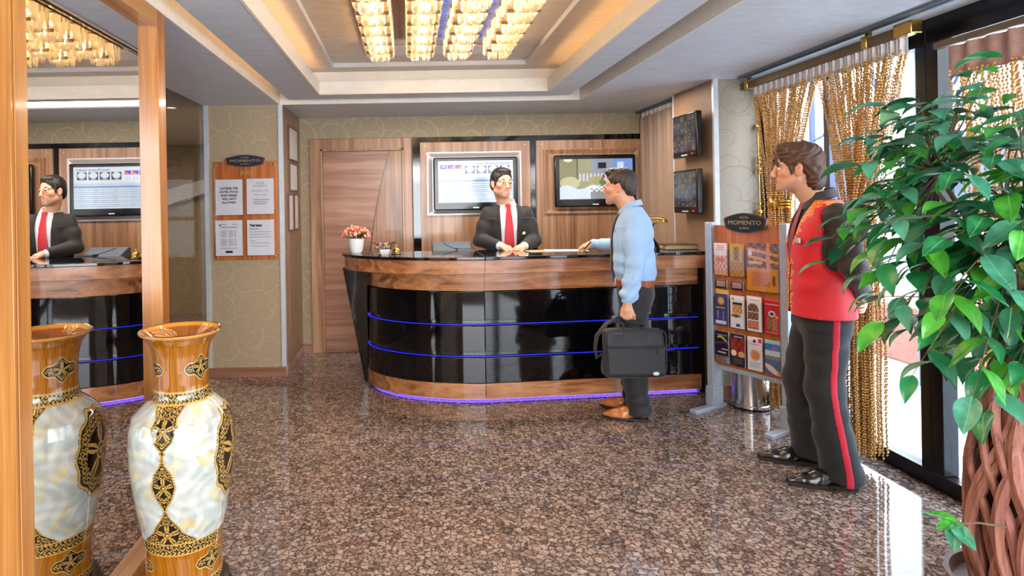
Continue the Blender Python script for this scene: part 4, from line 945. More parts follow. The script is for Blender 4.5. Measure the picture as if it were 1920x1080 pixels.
def hand(F, wrist, fdir, back, side, curl=(25, 30, 20), thumb=(0.75, 0.62, -0.25), spread=1.0, size=1.0, grip=0.0, index_curl=None):
    """wrist point, finger direction, back-of-hand normal; side = +1 when the thumb lies along fdir x back"""
    f = np.array(fdir, float); f /= np.linalg.norm(f); b = np.array(back, float); b -= f * (b @ f); b /= np.linalg.norm(b); t = np.cross(f, b) * side
    P = lambda a, c, d: np.array(wrist) + size * (a * f + c * t + d * b)
    Rm = np.stack([f, t, b], 1)
    F.ell(P(0.047, 0.0, 0.0), np.array((0.052, 0.042, 0.0165)) * size, Rm, 0.008); F.cone(P(-0.01, 0, 0), P(0.03, 0, 0), 0.026 * size, 0.028 * size, 0.015)
    F.cone(P(0.02, 0.018, -0.005), P(0.05, 0.034, -0.010), 0.017 * size, 0.014 * size, 0.01)
    tips = []
    for i, (c0, L) in enumerate(((0.031, 0.072), (0.0105, 0.080), (-0.0105, 0.074), (-0.030, 0.060))):
        cr = list(curl)
        if i == 0 and index_curl is not None: cr = list(index_curl)
        p = P(0.082 - 0.006 * abs(i - 1.3), c0, 0.002); q0 = P(0.055, c0 * 0.8, 0.0); F.cone(q0, p, 0.0095 * size, 0.0095 * size, 0.006)
        ang = 0.0; sp_ = (c0 / 0.03) * 0.09 * spread
        for j, (sg, r0, r1) in enumerate(((0.44, 0.0093, 0.0086), (0.31, 0.0086, 0.0080), (0.25, 0.0080, 0.0068))):
            ang += R(cr[j] + 6 * i * grip); d = math.cos(ang) * f - math.sin(ang) * b + sp_ * t * math.cos(ang); q = p + d * L * sg * size
            F.cone(p, q, r0 * size, r1 * size, 0.003); p = q
        tips.append(p)
    d = thumb[0] * f + thumb[1] * t + thumb[2] * b; d /= np.linalg.norm(d); p = P(0.040, 0.034, -0.008); q = p + 0.034 * size * d; F.cone(p, q, 0.0115 * size, 0.0105 * size, 0.005)
    d2 = d + 0.45 * f - 0.5 * t * max(0, thumb[1]) - 0.2 * b; d2 /= np.linalg.norm(d2); q2 = q + 0.028 * size * d2; F.cone(q, q2, 0.0105 * size, 0.008 * size, 0.004)
    return tips, q2
M['eye'] = attr_mat('eye', 0.1, coat=0.5)
t = NT('skin'); a_ = t.new('VertexColor'); a_.layer_name = 'Col'; t.set(a_.outputs[0], 0.45); t.b.inputs['Subsurface Weight'].default_value = 0.12; t.b.inputs['Subsurface Radius'].default_value = (0.012, 0.005, 0.003); M['skin'] = t.m
def cloth(name, c, rough=0.75, var=0.08, sheen=0.15, scale=220):
    t = NT(name); n = t.noise(t.pos(obj=True), scale, 2); big = t.noise(t.pos(obj=True), 14, 3); l = lin(c)
    t.bump(t.math('ADD', n, t.math('MULTIPLY', big, 3.0)), 0.12, 0.003)
    return t.set(t.ramp(n, [(0.3, tuple(x * (1 - var) for x in l)), (0.7, tuple(min(1, x * (1 + var)) for x in l))]), rough, sheen=sheen)
def hairmat(name, c):
    t = NT(name); n = t.noise(t.pos(obj=True), 260, 4, 0.7); l = lin(c)
    t.bump(n, 0.4, 0.003); return t.set(t.ramp(n, [(0.35, tuple(x * 0.45 for x in l)), (0.7, tuple(x * 1.6 for x in l))]), 0.42)
def shoe(parent, heel, toe_dir, L, mat, sole, point=0.3):
    """shoe from the heel point on the floor, along a flat direction"""
    d = np.array((toe_dir[0], toe_dir[1], 0.0)); d /= np.linalg.norm(d); n = np.array((-d[1], d[0], 0)); h = np.array(heel, float)
    P = lambda a, c, z: h + d * a * L + n * c + np.array((0, 0, z))
    lo = np.minimum(P(0, 0, 0), P(1, 0, 0)) - 0.1; hi = np.maximum(P(0, 0, 0), P(1, 0, 0)) + 0.1; lo[2] = -0.02; hi[2] = 0.2
    F = Field(lo, hi, 0.005); F.chain([P(0.12, 0, 0.058), P(0.30, 0, 0.066), P(0.55, 0.004, 0.044), P(0.78, 0.006, 0.03), P(0.97, 0.004, 0.024)], [0.035, 0.037, 0.042, 0.038 - 0.008 * point, 0.018], 0.02)
    F.cone(P(0.13, 0, 0.06), P(0.15, 0, 0.11), 0.036, 0.037, 0.015); F.ell(P(0.6, 0.004, 0.025), (0.055, 0.046, 0.03), np.stack([d, n, (0, 0, 1)], 1), 0.02)
    F.cut(lambda X, Y, Z: Z - 0.020 + 0 * X + 0 * Y, 0.004); F.cut(lambda X, Y, Z: 0.118 - Z + 0 * X + 0 * Y, 0.004)
    o = F.build('shoe', mat, parent)
    mb = MB(); out = []
    for a, w in ((0.0, 0.016), (0.03, 0.03), (0.15, 0.036), (0.35, 0.034), (0.55, 0.044), (0.7, 0.044), (0.85, 0.034 - 0.01 * point), (0.97, 0.018), (1.035, 0.006)): out.append((a, w))
    pts = [P(a, 0.004 + w, 0.009) for a, w in out] + [P(a, 0.004 - w, 0.009) for a, w in out[::-1]]
    mb.prism(pts, (0, 0, 0.013)); hp = [P(a, 0.004 + w, 0) for a, w in out[:4]] + [P(a, 0.004 - w, 0) for a, w in out[:4][::-1]]; mb.prism([tuple(p) for p in hp], (0, 0, 0.010)); mb.prism([tuple(P(a, 0.004 + w, 0.0)) for a, w in out[4:8]] + [tuple(P(a, 0.004 - w, 0.0)) for a, w in out[4:8][::-1]], (0, 0, 0.010))
    mb.build('sole', sole, o, local=True); return o
def necktie(parent, pts, widths, mat, thick=0.006):
    """flat tie down the chest: (x, y, z) points on the figure's front, x forward"""
    mb = MB(); P = [Vector(p) for p in pts]; n = len(P); vs = []; fs = []
    for p, w_ in zip(P, widths): vs += [p + Vector((0, w_, -0.001)), p + Vector((thick, 0, 0)), p + Vector((0, -w_, -0.001)), p + Vector((-thick, 0, 0))]
    for i in range(n - 1):
        for k in range(4): fs.append((4 * i + k, 4 * i + (k + 1) % 4, 4 * i + 4 + (k + 1) % 4, 4 * i + 4 + k))
    fs += [(0, 1, 2, 3)[::-1], tuple(range(4 * n - 4, 4 * n))]
    mb.add(vs, fs); return mb.build('tie', mat, parent, local=True, angle=60)
def collar(parent, c, r, h, mat, open_=0.5, tilt=0.02, wing=0.035):
    """turned-down shirt collar around the neck base, open at the front"""
    mb = MB(); N = 28; vs = []; fs = []
    for i in range(N):
        a = open_ + (2 * math.pi - 2 * open_) * i / (N - 1); ft = max(0.0, math.cos(a)) ; dx, dy = math.cos(a), math.sin(a); sl_ = tilt * -dx
        for rr, z in ((r - 0.004, h * 0.0), (r - 0.007, h), (r - 0.001, h + 0.003), (r + 0.012 + wing * 0.35 * ft, h * 0.25 - wing * ft), (r + 0.007, h * 0.1)):
            vs.append((c[0] + rr * dx, c[1] + rr * dy * 1.0, c[2] + z + sl_))
    for i in range(N - 1):
        for k in range(5): fs.append((5 * i + k, 5 * i + (k + 1) % 5, 5 * i + 5 + (k + 1) % 5, 5 * i + 5 + k))
    fs += [(4, 3, 2, 1, 0), tuple(range(5 * N - 5, 5 * N))]
    return mb.add(vs, fs).build('collar', mat, parent, local=True, angle=50)
def fold(fx, fy, fz, amp, ph=0.0): return lambda X, Y, Z: amp * np.sin(fx * X + fy * Y + fz * Z + ph + 1.3 * np.sin(17 * Z + 9 * X)) * np.sin(0.7 * fz * Z - 0.5 * fx * X + 2.0 + ph)

# ------------------------------------------------------------------ guest at the desk: blue shirt, dark tie, briefcase
GX, GY, GH = 1.565, 4.17, R(157)
pg = thing('person', 'man in pale blue shirt and dark tie writing at the desk, holding a briefcase', 'person', (GX, GY, 0), GH)
def tol(Wm, p): return np.array(Wm.inverted() @ Vector(p))
G = W[pg.name]
hw = tol(G, (1.450, 4.700, 1.163))                    # right wrist above the form
hd = Head((0.085, 0.0, 1.60), yaw=R(-8), pitch=R(0), size=1.02)
shL, shR = np.array((-0.015, 0.165, 1.375)), np.array((0.02, -0.165, 1.375))
elL, wrL = np.array((-0.02, 0.215, 1.085)), np.array((0.035, 0.225, 0.815))
elR = np.array((0.055, -0.30, 1.155))
F = Field((-0.4, -0.62, 0.0), (0.6, 0.42, 1.80), 0.0042)
hd.shape(F, (0.012, 0, 1.42), smile=0.2)
torso = [(0.86, 0.10, 0.155, -0.01, 0), (0.95, 0.105, 0.16, 0.0, 0), (1.08, 0.098, 0.15, 0.005, 0), (1.25, 0.108, 0.165, 0.0, 0), (1.36, 0.095, 0.16, -0.005, 0), (1.44, 0.055, 0.085, -0.012, 0)]
F.sect(torso, 0.02, off=-0.014)
for sg, sh_, el_, wr_ in ((1, shL, elL, wrL), (-1, shR, elR, hw)):
    F.chain([sh_, el_], [0.040, 0.034], 0.012); F.chain([el_, wr_], [0.034, 0.026], 0.02)
legs = []
for sg, kn, an in ((1, (0.02, 0.10, 0.49), (-0.02, 0.095, 0.09)), (-1, (0.03, -0.09, 0.49), (0.02, -0.09, 0.09))):
    hp = np.array((-0.005, sg * 0.09, 0.90)); legs.append((hp, np.array(kn), np.array(an))); F.chain([hp, kn, an], [0.075, 0.052, 0.038], 0.03); F.cone(an, np.array(an) + (0.12, 0, -0.05), 0.034, 0.026, 0.02)
hL, _ = hand(F, wrL + (0, 0, -0.012), (0.12, 0.02, -1), (0.1, 1, 0), -1, curl=(62, 72, 45), thumb=(0.75, 0.35, -0.55), spread=0.3)
fd = np.array(G.inverted().to_3x3() @ Vector((-0.80, 0.42, -0.20))); bk = np.array(G.inverted().to_3x3() @ Vector((-0.15, -0.2, 1.0)))
tR, thR = hand(F, hw, fd, bk, -1, curl=(22, 40, 30), thumb=(0.9, 0.28, -0.42), spread=1.0)
body = F.build('body', M['skin'], pg, lambda V: hd.paint(V, (218, 164, 134), stubble=0.16))
hd.extras(pg, (60, 48, 40), (62, 44, 32))
H = Field(hd.c - 0.16, hd.c + 0.17, 0.004); e = lambda c, r, k=0.01, mode='add': H.ell(hd.p(*c), np.array(r) * hd.s, hd.R, k, mode)
e((-0.016, 0, 0.044), (0.103, 0.081, 0.088)); e((0.050, 0, 0.100), (0.046, 0.058, 0.030), 0.02); e((-0.062, 0, -0.01), (0.052, 0.068, 0.07), 0.02)
e((0.108, 0, -0.024), (0.07, 0.12, 0.098), 0.012, 'sub'); e((0.03, 0, -0.07), (0.085, 0.12, 0.082), 0.012, 'sub')
H.warp(lambda X, Y, Z: 0.0025 * np.sin(210 * (X + 0.5 * Z)) * np.sin(190 * Y + 60 * Z), H.lo, H.lo + H.h * H.n)
for sg in (1, -1): H.ell(hd.p(-0.004, sg * 0.086, -0.012), (0.022, 0.02, 0.036), hd.R, 0.004, 'sub')
M['hair_brown'] = hairmat('dark_brown_hair', (58, 44, 36)); H.build('hair', M['hair_brown'], pg)
# shirt
S = Field((-0.35, -0.55, 0.82), (0.5, 0.40, 1.56), 0.005)
st = [(0.952, 0.122, 0.168, -0.005, 0), (0.99, 0.140, 0.190, -0.008, 0), (1.04, 0.140, 0.190, -0.006, 0), (1.14, 0.132, 0.182, 0.0, 0), (1.27, 0.132, 0.190, -0.004, 0), (1.35, 0.118, 0.182, -0.006, 0), (1.40, 0.092, 0.155, -0.004, 0), (1.455, 0.062, 0.080, 0.006, 0)]
S.sect(st, 0.03, 2.3)
S.chain([shL + (0, -0.015, -0.005), (shL + elL) / 2, elL], [0.066, 0.064, 0.060], 0.03); S.chain([elL, elL * 0.55 + wrL * 0.45, elL * 0.18 + wrL * 0.82], [0.060, 0.057, 0.052], 0.02); S.cone(elL * 0.12 + wrL * 0.88, wrL + (0, 0, 0.015), 0.037, 0.036, 0.012)
S.ell(elL * 0.22 + wrL * 0.78, (0.062, 0.056, 0.032), None, 0.02)
S.chain([shR + (0, 0.015, -0.005), elR], [0.060, 0.056], 0.03); S.chain([elR, elR * 0.3 + hw * 0.7], [0.060, 0.050], 0.02); S.cone(elR * 0.2 + hw * 0.8, elR * 0.02 + hw * 0.98, 0.038, 0.036, 0.01)
S.warp(fold(26, 14, 34, 0.0055), (-0.35, -0.55, 0.92), (0.5, 0.165, 1.32)); S.warp(fold(34, 18, 30, 0.0045, 0.6), (-0.35, 0.165, 0.95), (0.5, 0.4, 1.32)); S.warp(lambda X, Y, Z: 0.0045 * np.sin(85 * Z + 60 * X + 2 * np.sin(40 * X)), (-0.2, 0.15, 0.84), (0.2, 0.4, 0.98))
M['shirt_blue'] = cloth('pale_blue_shirt', (160, 196, 238)); S.build('shirt', M['shirt_blue'], pg)
collar(pg, (0.012, 0, 1.445), 0.068, 0.042, M['shirt_blue'], 0.25, 0.018)
M['tie_dark'] = cloth('charcoal_tie', (52, 48, 48), 0.6)
fr = lambda z: float(np.interp(z, [r[0] for r in st], [r[1] + r[3] for r in st]))
zz = [1.452, 1.43, 1.415, 1.38, 1.32, 1.22, 1.12, 1.02, 0.96, 0.93]
necktie(pg, [(fr(z) + 0.009 + (0.006 if z < 1.4 else 0), -0.005, z) for z in zz], [0.018, 0.022, 0.014, 0.024, 0.030, 0.036, 0.041, 0.044, 0.042, 0.006], M['tie_dark'], 0.009)
MB().box(fr(1.28) - 0.024, fr(1.28) - 0.0085, 0.075, 0.092, 1.275, 1.30).build('shirt_emblem', plain('red_emblem', (150, 60, 60), 0.6), pg, local=True)
# belt, trousers, shoes
T = Field((-0.32, -0.3, 0.02), (0.32, 0.3, 1.0), 0.0055)
T.sect([(0.70, 0.06, 0.11, -0.002, 0), (0.78, 0.105, 0.160, -0.012, 0), (0.84, 0.124, 0.176, -0.012, 0), (0.90, 0.122, 0.172, -0.008, 0), (0.945, 0.116, 0.165, -0.004, 0)], 0.02, 2.4)
for hp, kn, an in legs:
    T.chain([hp + (0, 0, -0.04), kn, kn * 0.45 + an * 0.55, an + (-0.005, 0, -0.02)], [0.104, 0.084, 0.078, 0.082], 0.03)
T.cut(lambda X, Y, Z: Z - 0.045 - 0.10 * np.maximum(X, -0.1) + 0 * Y, 0.006)
T.warp(fold(20, 24, 30, 0.005, 1.0), (-0.3, -0.3, 0.02), (0.3, 0.3, 0.78)); T.warp(lambda X, Y, Z: 0.006 * np.sin(80 * Z + 16 * X), (-0.3, -0.3, 0.02), (0.3, 0.3, 0.20))
M['trousers_black'] = cloth('charcoal_trousers', (32, 30, 34)); T.build('trousers', M['trousers_black'], pg)
Bt = Field((-0.2, -0.24, 0.9), (0.2, 0.24, 0.985), 0.005); Bt.sect([(0.912, 0.124, 0.173, -0.006, 0), (0.952, 0.122, 0.170, -0.006, 0)], 0.004, 2.4, off=0.004)
M['belt_tan'] = plain('tan_leather_belt', (150, 74, 38), 0.4); Bt.build('belt', M['belt_tan'], pg)
MB().box(0.118, 0.128, -0.028, 0.018, 0.914, 0.958).build('buckle', M['silver'], pg, local=True)
M['tan_leather'] = plain('tan_leather', (186, 108, 50), 0.3, coat=0.3, var=0.15, scale=20); M['sole'] = plain('dark_sole', (40, 28, 22), 0.6)
for (hp, kn, an), sp_ in zip(legs, ((1, 0.10), (1, -0.05))): shoe(pg, (an[0] - 0.06, an[1], 0), sp_, 0.285, M['tan_leather'], M['sole'], 0.2)
# pen
pq = (G @ Vector(tR[0]) + G @ Vector(thR)) / 2 + Vector((0.0, -0.008, 0.004))
pd = Vector((0.52, -0.42, 0.74)).normalized()
pen = thing('pen', 'slim black pen in the hand of the man in blue', 'pen', tuple(pq - pd * 0.02))
MB().tube([pq - pd * 0.018, pq + pd * 0.01, pq + pd * 0.115, pq + pd * 0.12], [0.001, 0.0048, 0.0048, 0.003], 8).build('barrel', M['black_plastic'], pen)
MB().tube([pq + pd * 0.085 + Vector((0, -0.006, 0)), pq + pd * 0.118 + Vector((0, -0.006, 0.001))], 0.0013, 6).build('clip', M['black_plastic'], pen)
# briefcase hanging from the left hand
gp = np.array(G @ Vector(tuple(wrL + (0.055, -0.012, -0.105))))
bxx, byy = 1.475, gp[1] - 0.04
bag = thing('briefcase', 'soft black briefcase with shoulder strap held by the man in blue', 'bag', (bxx, byy, 0.335))
BW, BH, BD = 0.205, 0.318, 0.055; zb = 0.335
K = Field((bxx - 0.3, byy - 0.13, zb - 0.05), (bxx + 0.3, byy + 0.13, zb + BH + 0.06), 0.006)
sl, X, Y, Z = K.win(K.lo, K.lo + K.h * K.n); zc = zb + BH / 2; rr = 0.03
tp_ = np.clip((Z - zb) / BH, 0, 1); hw_ = BW - 0.012 * tp_; dd = BD * (1 - 0.25 * tp_)
qx = np.maximum(np.abs(X - bxx) - hw_ + rr, 0); qz = np.maximum(np.abs(Z - zc) - BH / 2 + rr, 0); qy = np.maximum(np.abs(Y - byy) - dd + rr, 0)
K.f[sl] = np.sqrt(qx ** 2 + qy ** 2 + qz ** 2) - rr
K.warp(lambda X, Y, Z: 0.004 * np.sin(24 * X + 3) * np.sin(30 * Z + 14 * X), K.lo, K.lo + K.h * K.n)
M['nylon'] = cloth('black_nylon', (38, 38, 42), 0.6, 0.2, 0.1, 500); M['nylon_dark'] = cloth('black_webbing', (24, 24, 28), 0.7)
o = K.build('body', M['nylon'], None); iv = W[bag.name].inverted(); o.data.transform(iv); o.parent = bag
MB().box(bxx - BW + 0.015, bxx + BW - 0.015, byy - BD - 0.010, byy - BD + 0.02, zb + 0.02, zb + 0.20).build('front_pocket', M['nylon'], bag, bevel=0.012)
MB().tube([(bxx - BW + 0.02, byy - BD - 0.008, zb + 0.205), (bxx, byy - BD - 0.010, zb + 0.200), (bxx + BW - 0.02, byy - BD - 0.008, zb + 0.205)], 0.006, 6).build('zip_flap', M['nylon_dark'], bag)
pp = [(bxx + (BW - 0.004) * math.copysign(abs(math.cos(a)) ** 0.25, math.cos(a)), byy - BD + 0.008, zc + (BH / 2 - 0.004) * math.copysign(abs(math.sin(a)) ** 0.25, math.sin(a))) for a in np.linspace(0, 2 * math.pi, 60)]
MB().tube(pp, 0.005, 6).build('piping', M['nylon_dark'], bag)
for s_ in (-1, 1):
    yy = byy + s_ * 0.022; hp = [(bxx - 0.075, yy + s_ * 0.02, zb + BH - 0.05), (bxx - 0.07, yy, zb + BH + 0.03), (gp[0] - 0.045, gp[1] + s_ * 0.006, gp[2] - 0.02), (gp[0] - 0.02, gp[1] + s_ * 0.004, gp[2] + 0.006), (gp[0] + 0.02, gp[1] + s_ * 0.004, gp[2] + 0.006), (gp[0] + 0.045, gp[1] + s_ * 0.006, gp[2] - 0.02), (bxx + 0.07, yy, zb + BH + 0.03), (bxx + 0.075, yy + s_ * 0.02, zb + BH - 0.05)]
    MB().tube(hp, 0.010, 8, flat=0.6).build('handle', M['nylon_dark'], bag)
sp_ = [(bxx + 0.02, byy + 0.06, zb + BH + 0.01), (bxx - 0.06, byy + 0.075, zb + BH + 0.055), (bxx - 0.15, byy + 0.07, zb + BH + 0.02), (bxx - BW - 0.015, byy + 0.06, zb + BH - 0.06), (bxx - BW - 0.035, byy + 0.04, zb + BH - 0.14), (bxx - BW - 0.030, byy + 0.02, zb + BH - 0.20), (bxx - BW + 0.002, byy + 0.01, zb + BH - 0.17)]
MB().tube(sp_, [0.016, 0.022, 0.024, 0.022, 0.018, 0.014, 0.01], 8, flat=0.35).build('shoulder_strap', M['nylon_dark'], bag)
MB().lathe([(0.018, 0), (0.016, 0.003), (0.001, 0.004)], (0, 0), 16, M4=Matrix.Translation((bxx + 0.125, byy - BD - 0.010, zb + 0.03)) @ Matrix.Rotation(math.pi / 2, 4, 'X') @ Matrix.Diagonal((1.2, 0.7, 1, 1))).build('badge', M['silver'], bag)
MB().box(bxx + 0.13, bxx + 0.138, byy - BD - 0.016, byy - BD - 0.008, zb + 0.155, zb + 0.20).build('zip_pull', M['nylon_dark'], bag)

# ------------------------------------------------------------------ receptionist behind the desk: black suit, red tie
RX_, RY_, RH = 0.865, 5.30, R(-92)
pr_ = thing('person', 'smiling man in black suit, white shirt and red tie behind the desk', 'person', (RX_, RY_, 0), RH)
Rm_ = W[pr_.name]
hd = Head((0.07, -0.045, 1.67), yaw=R(22), pitch=R(-1), roll=R(-3), size=1.06)
shL, shR = np.array((0.02, 0.168, 1.415)), np.array((0.03, -0.165, 1.415))
wR = tol(Rm_, (0.765, 5.035, 1.135)); wL = tol(Rm_, (0.965, 5.025, 1.130))
elR = np.array((0.07, -0.245, 1.175)); elL = np.array((0.06, 0.235, 1.165))
F = Field((-0.35, -0.42, 0.0), (0.5, 0.42, 1.84), 0.0045)
hd.shape(F, (0.03, -0.008, 1.46), smile=1.1, gap=0.8)
F.sect([(0.86, 0.10, 0.155, -0.01, 0), (0.98, 0.10, 0.155, 0.0, 0), (1.10, 0.095, 0.145, 0.01, 0), (1.28, 0.105, 0.16, 0.02, 0), (1.40, 0.09, 0.15, 0.025, 0), (1.48, 0.05, 0.08, 0.03, 0)], 0.02, off=-0.014)
for sg, sh_, el_, wr_ in ((1, shL, elL, wL), (-1, shR, elR, wR)): F.chain([sh_, el_], [0.040, 0.034], 0.012); F.chain([el_, wr_], [0.034, 0.026], 0.02)
legs = []
for sg in (1, -1):
    hp, kn, an = np.array((-0.01, sg * 0.09, 0.92)), np.array((0.0, sg * 0.10, 0.50)), np.array((-0.03, sg * 0.11, 0.09)); legs.append((hp, kn, an)); F.chain([hp, kn, an], [0.075, 0.052, 0.038], 0.03); F.cone(an, an + (0.12, 0, -0.05), 0.034, 0.026, 0.02)
i3 = Rm_.inverted().to_3x3()
hand(F, wR, np.array(i3 @ Vector((0.85, -0.5, -0.16))), np.array(i3 @ Vector((0.1, -0.25, 1))), 1, curl=(30, 45, 35), thumb=(0.9, 0.35, -0.2), spread=0.4)
hand(F, wL, np.array(i3 @ Vector((-0.75, -0.62, -0.10))), np.array(i3 @ Vector((-0.1, -0.2, 1))), -1, curl=(30, 40, 30), thumb=(0.9, 0.35, -0.2), spread=0.4)
F.build('body', M['skin'], pr_, lambda V: hd.paint(V, (222, 170, 140), (196, 122, 108), 0.22))
hd.extras(pr_, (58, 44, 36), (26, 20, 18))
H = Field(hd.c - 0.17, hd.c + 0.18, 0.0042)
e((-0.016, 0, 0.044), (0.105, 0.083, 0.091)); e((0.036, 0, 0.100), (0.046, 0.060, 0.022), 0.02); e((-0.062, 0, -0.01), (0.052, 0.070, 0.07), 0.02)
e((0.108, 0, -0.020), (0.066, 0.12, 0.098), 0.010, 'sub'); e((0.032, 0, -0.07), (0.085, 0.12, 0.080), 0.012, 'sub')
for sg in (1, -1): H.ell(hd.p(-0.004, sg * 0.09, -0.012), (0.023, 0.02, 0.036), hd.R, 0.004, 'sub'); H.ell(hd.p(0.026, sg * 0.070, 0.008), (0.010, 0.010, 0.036), hd.R, 0.008)
H.warp(lambda X, Y, Z: 0.002 * np.sin(230 * (X + 0.5 * Z)) * np.sin(200 * Y + 60 * Z), H.lo, H.lo + H.h * H.n)
hd.teeth(pr_)
M['hair_black'] = hairmat('near_black_hair', (34, 26, 24)); H.build('hair', M['hair_black'], pr_)
S = Field((-0.3, -0.3, 0.88), (0.42, 0.3, 1.58), 0.006)
st = [(0.90, 0.115, 0.165, -0.005, 0), (1.10, 0.112, 0.160, 0.008, 0), (1.28, 0.120, 0.172, 0.018, 0), (1.38, 0.106, 0.168, 0.022, 0), (1.44, 0.080, 0.135, 0.026, 0), (1.49, 0.062, 0.074, 0.030, 0)]
S.sect(st, 0.03, 2.3)
for w_, el_ in ((wR, elR), (wL, elL)): S.chain([el_ * 0.35 + w_ * 0.65, el_ * 0.03 + w_ * 0.97], [0.037, 0.036], 0.005)
M['shirt_white'] = cloth('white_shirt', (236, 236, 244)); S.build('shirt', M['shirt_white'], pr_)
collar(pr_, (0.032, 0, 1.482), 0.069, 0.040, M['shirt_white'], 0.33, 0.022, 0.05)
J = Field((-0.32, -0.42, 0.84), (0.5, 0.42, 1.58), 0.0055)
jt = [(0.86, 0.135, 0.195, -0.008, 0), (1.00, 0.128, 0.182, 0.0, 0), (1.12, 0.124, 0.178, 0.008, 0), (1.28, 0.136, 0.200, 0.016, 0), (1.39, 0.122, 0.202, 0.020, 0), (1.445, 0.090, 0.165, 0.022, 0), (1.485, 0.066, 0.082, 0.024, 0)]
J.sect(jt, 0.03, 2.3)
for sh_, el_, w_ in ((shL, elL, wL), (shR, elR, wR)): J.chain([sh_ + (0, 0, -0.005), (sh_ + el_) / 2, el_], [0.060, 0.060, 0.056], 0.03); J.chain([el_, el_ * 0.15 + w_ * 0.85], [0.060, 0.048], 0.02)
vw = lambda Z: np.interp(np.asarray(Z).ravel(), [0.84, 1.0, 1.1, 1.25, 1.40, 1.47, 1.6], [0.075, 0.070, 0.066, 0.070, 0.078, 0.075, 0.078]).reshape(np.asarray(Z).shape)
J.cut(lambda X, Y, Z: np.maximum(np.abs(Y - 0.006) - vw(Z), 0.045 - X) , 0.006, (0.0, -0.2, 0.84), (0.3, 0.2, 1.58)); J.ell((0.05, 0, 1.52), (0.10, 0.072, 0.06), None, 0.01, 'sub')
J.warp(fold(18, 20, 30, 0.0045), (-0.3, -0.42, 0.84), (0.5, 0.42, 1.36))
M['suit'] = cloth('black_suit', (26, 23, 25), 0.7, 0.12); J.build('jacket', M['suit'], pr_)
jf = lambda z, y: float(np.interp(z, [r[0] for r in jt], [r[1] + r[3] for r in jt])) * 1.0 - 0.35 * y * y / 0.2
for sg in (1, -1):
    pts = []; o_ = 0.006
    zs = [1.478, 1.44, 1.40, 1.355, 1.345, 1.30, 1.22, 1.12]; inn = [0.072, 0.078, 0.078, 0.077, 0.076, 0.074, 0.069, 0.066]; outw = [0.083, 0.112, 0.122, 0.138, 0.116, 0.112, 0.094, 0.072]
    mb = MB(); vs = []; fs = []
    for z, a_, b_ in zip(zs, inn, outw): vs += [(jf(z, a_) + 0.004, o_ + sg * a_ - 0.003 * sg, z), (jf(z, b_) + 0.006, o_ + sg * b_, z), (jf(z, b_) - 0.004, o_ + sg * b_, z), (jf(z, a_) - 0.006, o_ + sg * a_ - 0.003 * sg, z)]
    for i in range(len(zs) - 1):
        for k in range(4): fs.append((4 * i + k, 4 * i + (k + 1) % 4, 4 * i + 4 + (k + 1) % 4, 4 * i + 4 + k))
    mb.add(vs, fs).build('lapel', M['suit'], pr_, local=True)
fr = lambda z: float(np.interp(z, [r[0] for r in st], [r[1] + r[3] for r in st]))
M['tie_red'] = cloth('red_tie', (196, 26, 44), 0.5); zz = [1.487, 1.465, 1.448, 1.41, 1.35, 1.25, 1.15, 1.06, 1.02]
necktie(pr_, [(fr(z) + 0.010 + (0.004 if z < 1.44 else 0.006), 0.006, z) for z in zz], [0.020, 0.023, 0.015, 0.023, 0.030, 0.038, 0.043, 0.040, 0.005], M['tie_red'], 0.010)
MB().box(jf(1.235, 0.12) + 0.000, jf(1.235, 0.12) + 0.006, 0.105, 0.145, 1.225, 1.245).build('name_badge', M['brass'], pr_, local=True)
T = Field((-0.32, -0.3, 0.02), (0.32, 0.3, 1.0), 0.008); T.sect([(0.80, 0.115, 0.17, -0.012, 0), (0.97, 0.108, 0.158, -0.004, 0)], 0.02, 2.4)
for hp, kn, an in legs: T.chain([hp + (0, 0, -0.04), kn, an + (0, 0, -0.02)], [0.098, 0.078, 0.070], 0.03)
T.cut(lambda X, Y, Z: Z - 0.04 + 0 * X + 0 * Y, 0.006); T.build('trousers', M['suit'], pr_)
M['black_leather'] = plain('black_leather', (20, 18, 18), 0.22, coat=0.4)
for hp, kn, an in legs: shoe(pr_, (an[0] - 0.06, an[1], 0), (1, 0.1), 0.285, M['black_leather'], M['sole'], 0.3)

# ------------------------------------------------------------------ bellboy: red waistcoat, black shirt, striped trousers
BX_, BY_, BHd = 2.215, 3.205, R(164)
pb = thing('person', 'young man in red waistcoat with gold embroidery standing beside the ficus tree', 'person', (BX_, BY_, 0), BHd)
Bm_ = W[pb.name]
hd = Head((0.115, 0.0, 1.662), yaw=R(-14), pitch=R(-1), size=1.03)
shL, shR = np.array((-0.015, 0.172, 1.415)), np.array((0.0, -0.172, 1.415))
elL, wL = np.array((-0.060, 0.225, 1.15)), np.array((-0.155, 0.06, 0.985)); elR, wR = np.array((-0.11, -0.225, 1.15)), np.array((-0.175, -0.05, 0.955))
F = Field((-0.34, -0.4, 0.0), (0.42, 0.4, 1.86), 0.0043)
hd.shape(F, (0.02, 0, 1.47), smile=0.9, gap=0.1)
F.sect([(0.86, 0.10, 0.155, 0.01, 0), (0.98, 0.10, 0.155, 0.02, 0), (1.10, 0.095, 0.145, 0.025, 0), (1.28, 0.105, 0.16, 0.015, 0), (1.40, 0.09, 0.15, 0.005, 0), (1.48, 0.05, 0.08, 0.01, 0)], 0.02, off=-0.014)
for sg, sh_, el_, wr_ in ((1, shL, elL, wL), (-1, shR, elR, wR)): F.chain([sh_, el_], [0.040, 0.034], 0.012); F.chain([el_, wr_], [0.034, 0.026], 0.02)
legs = []
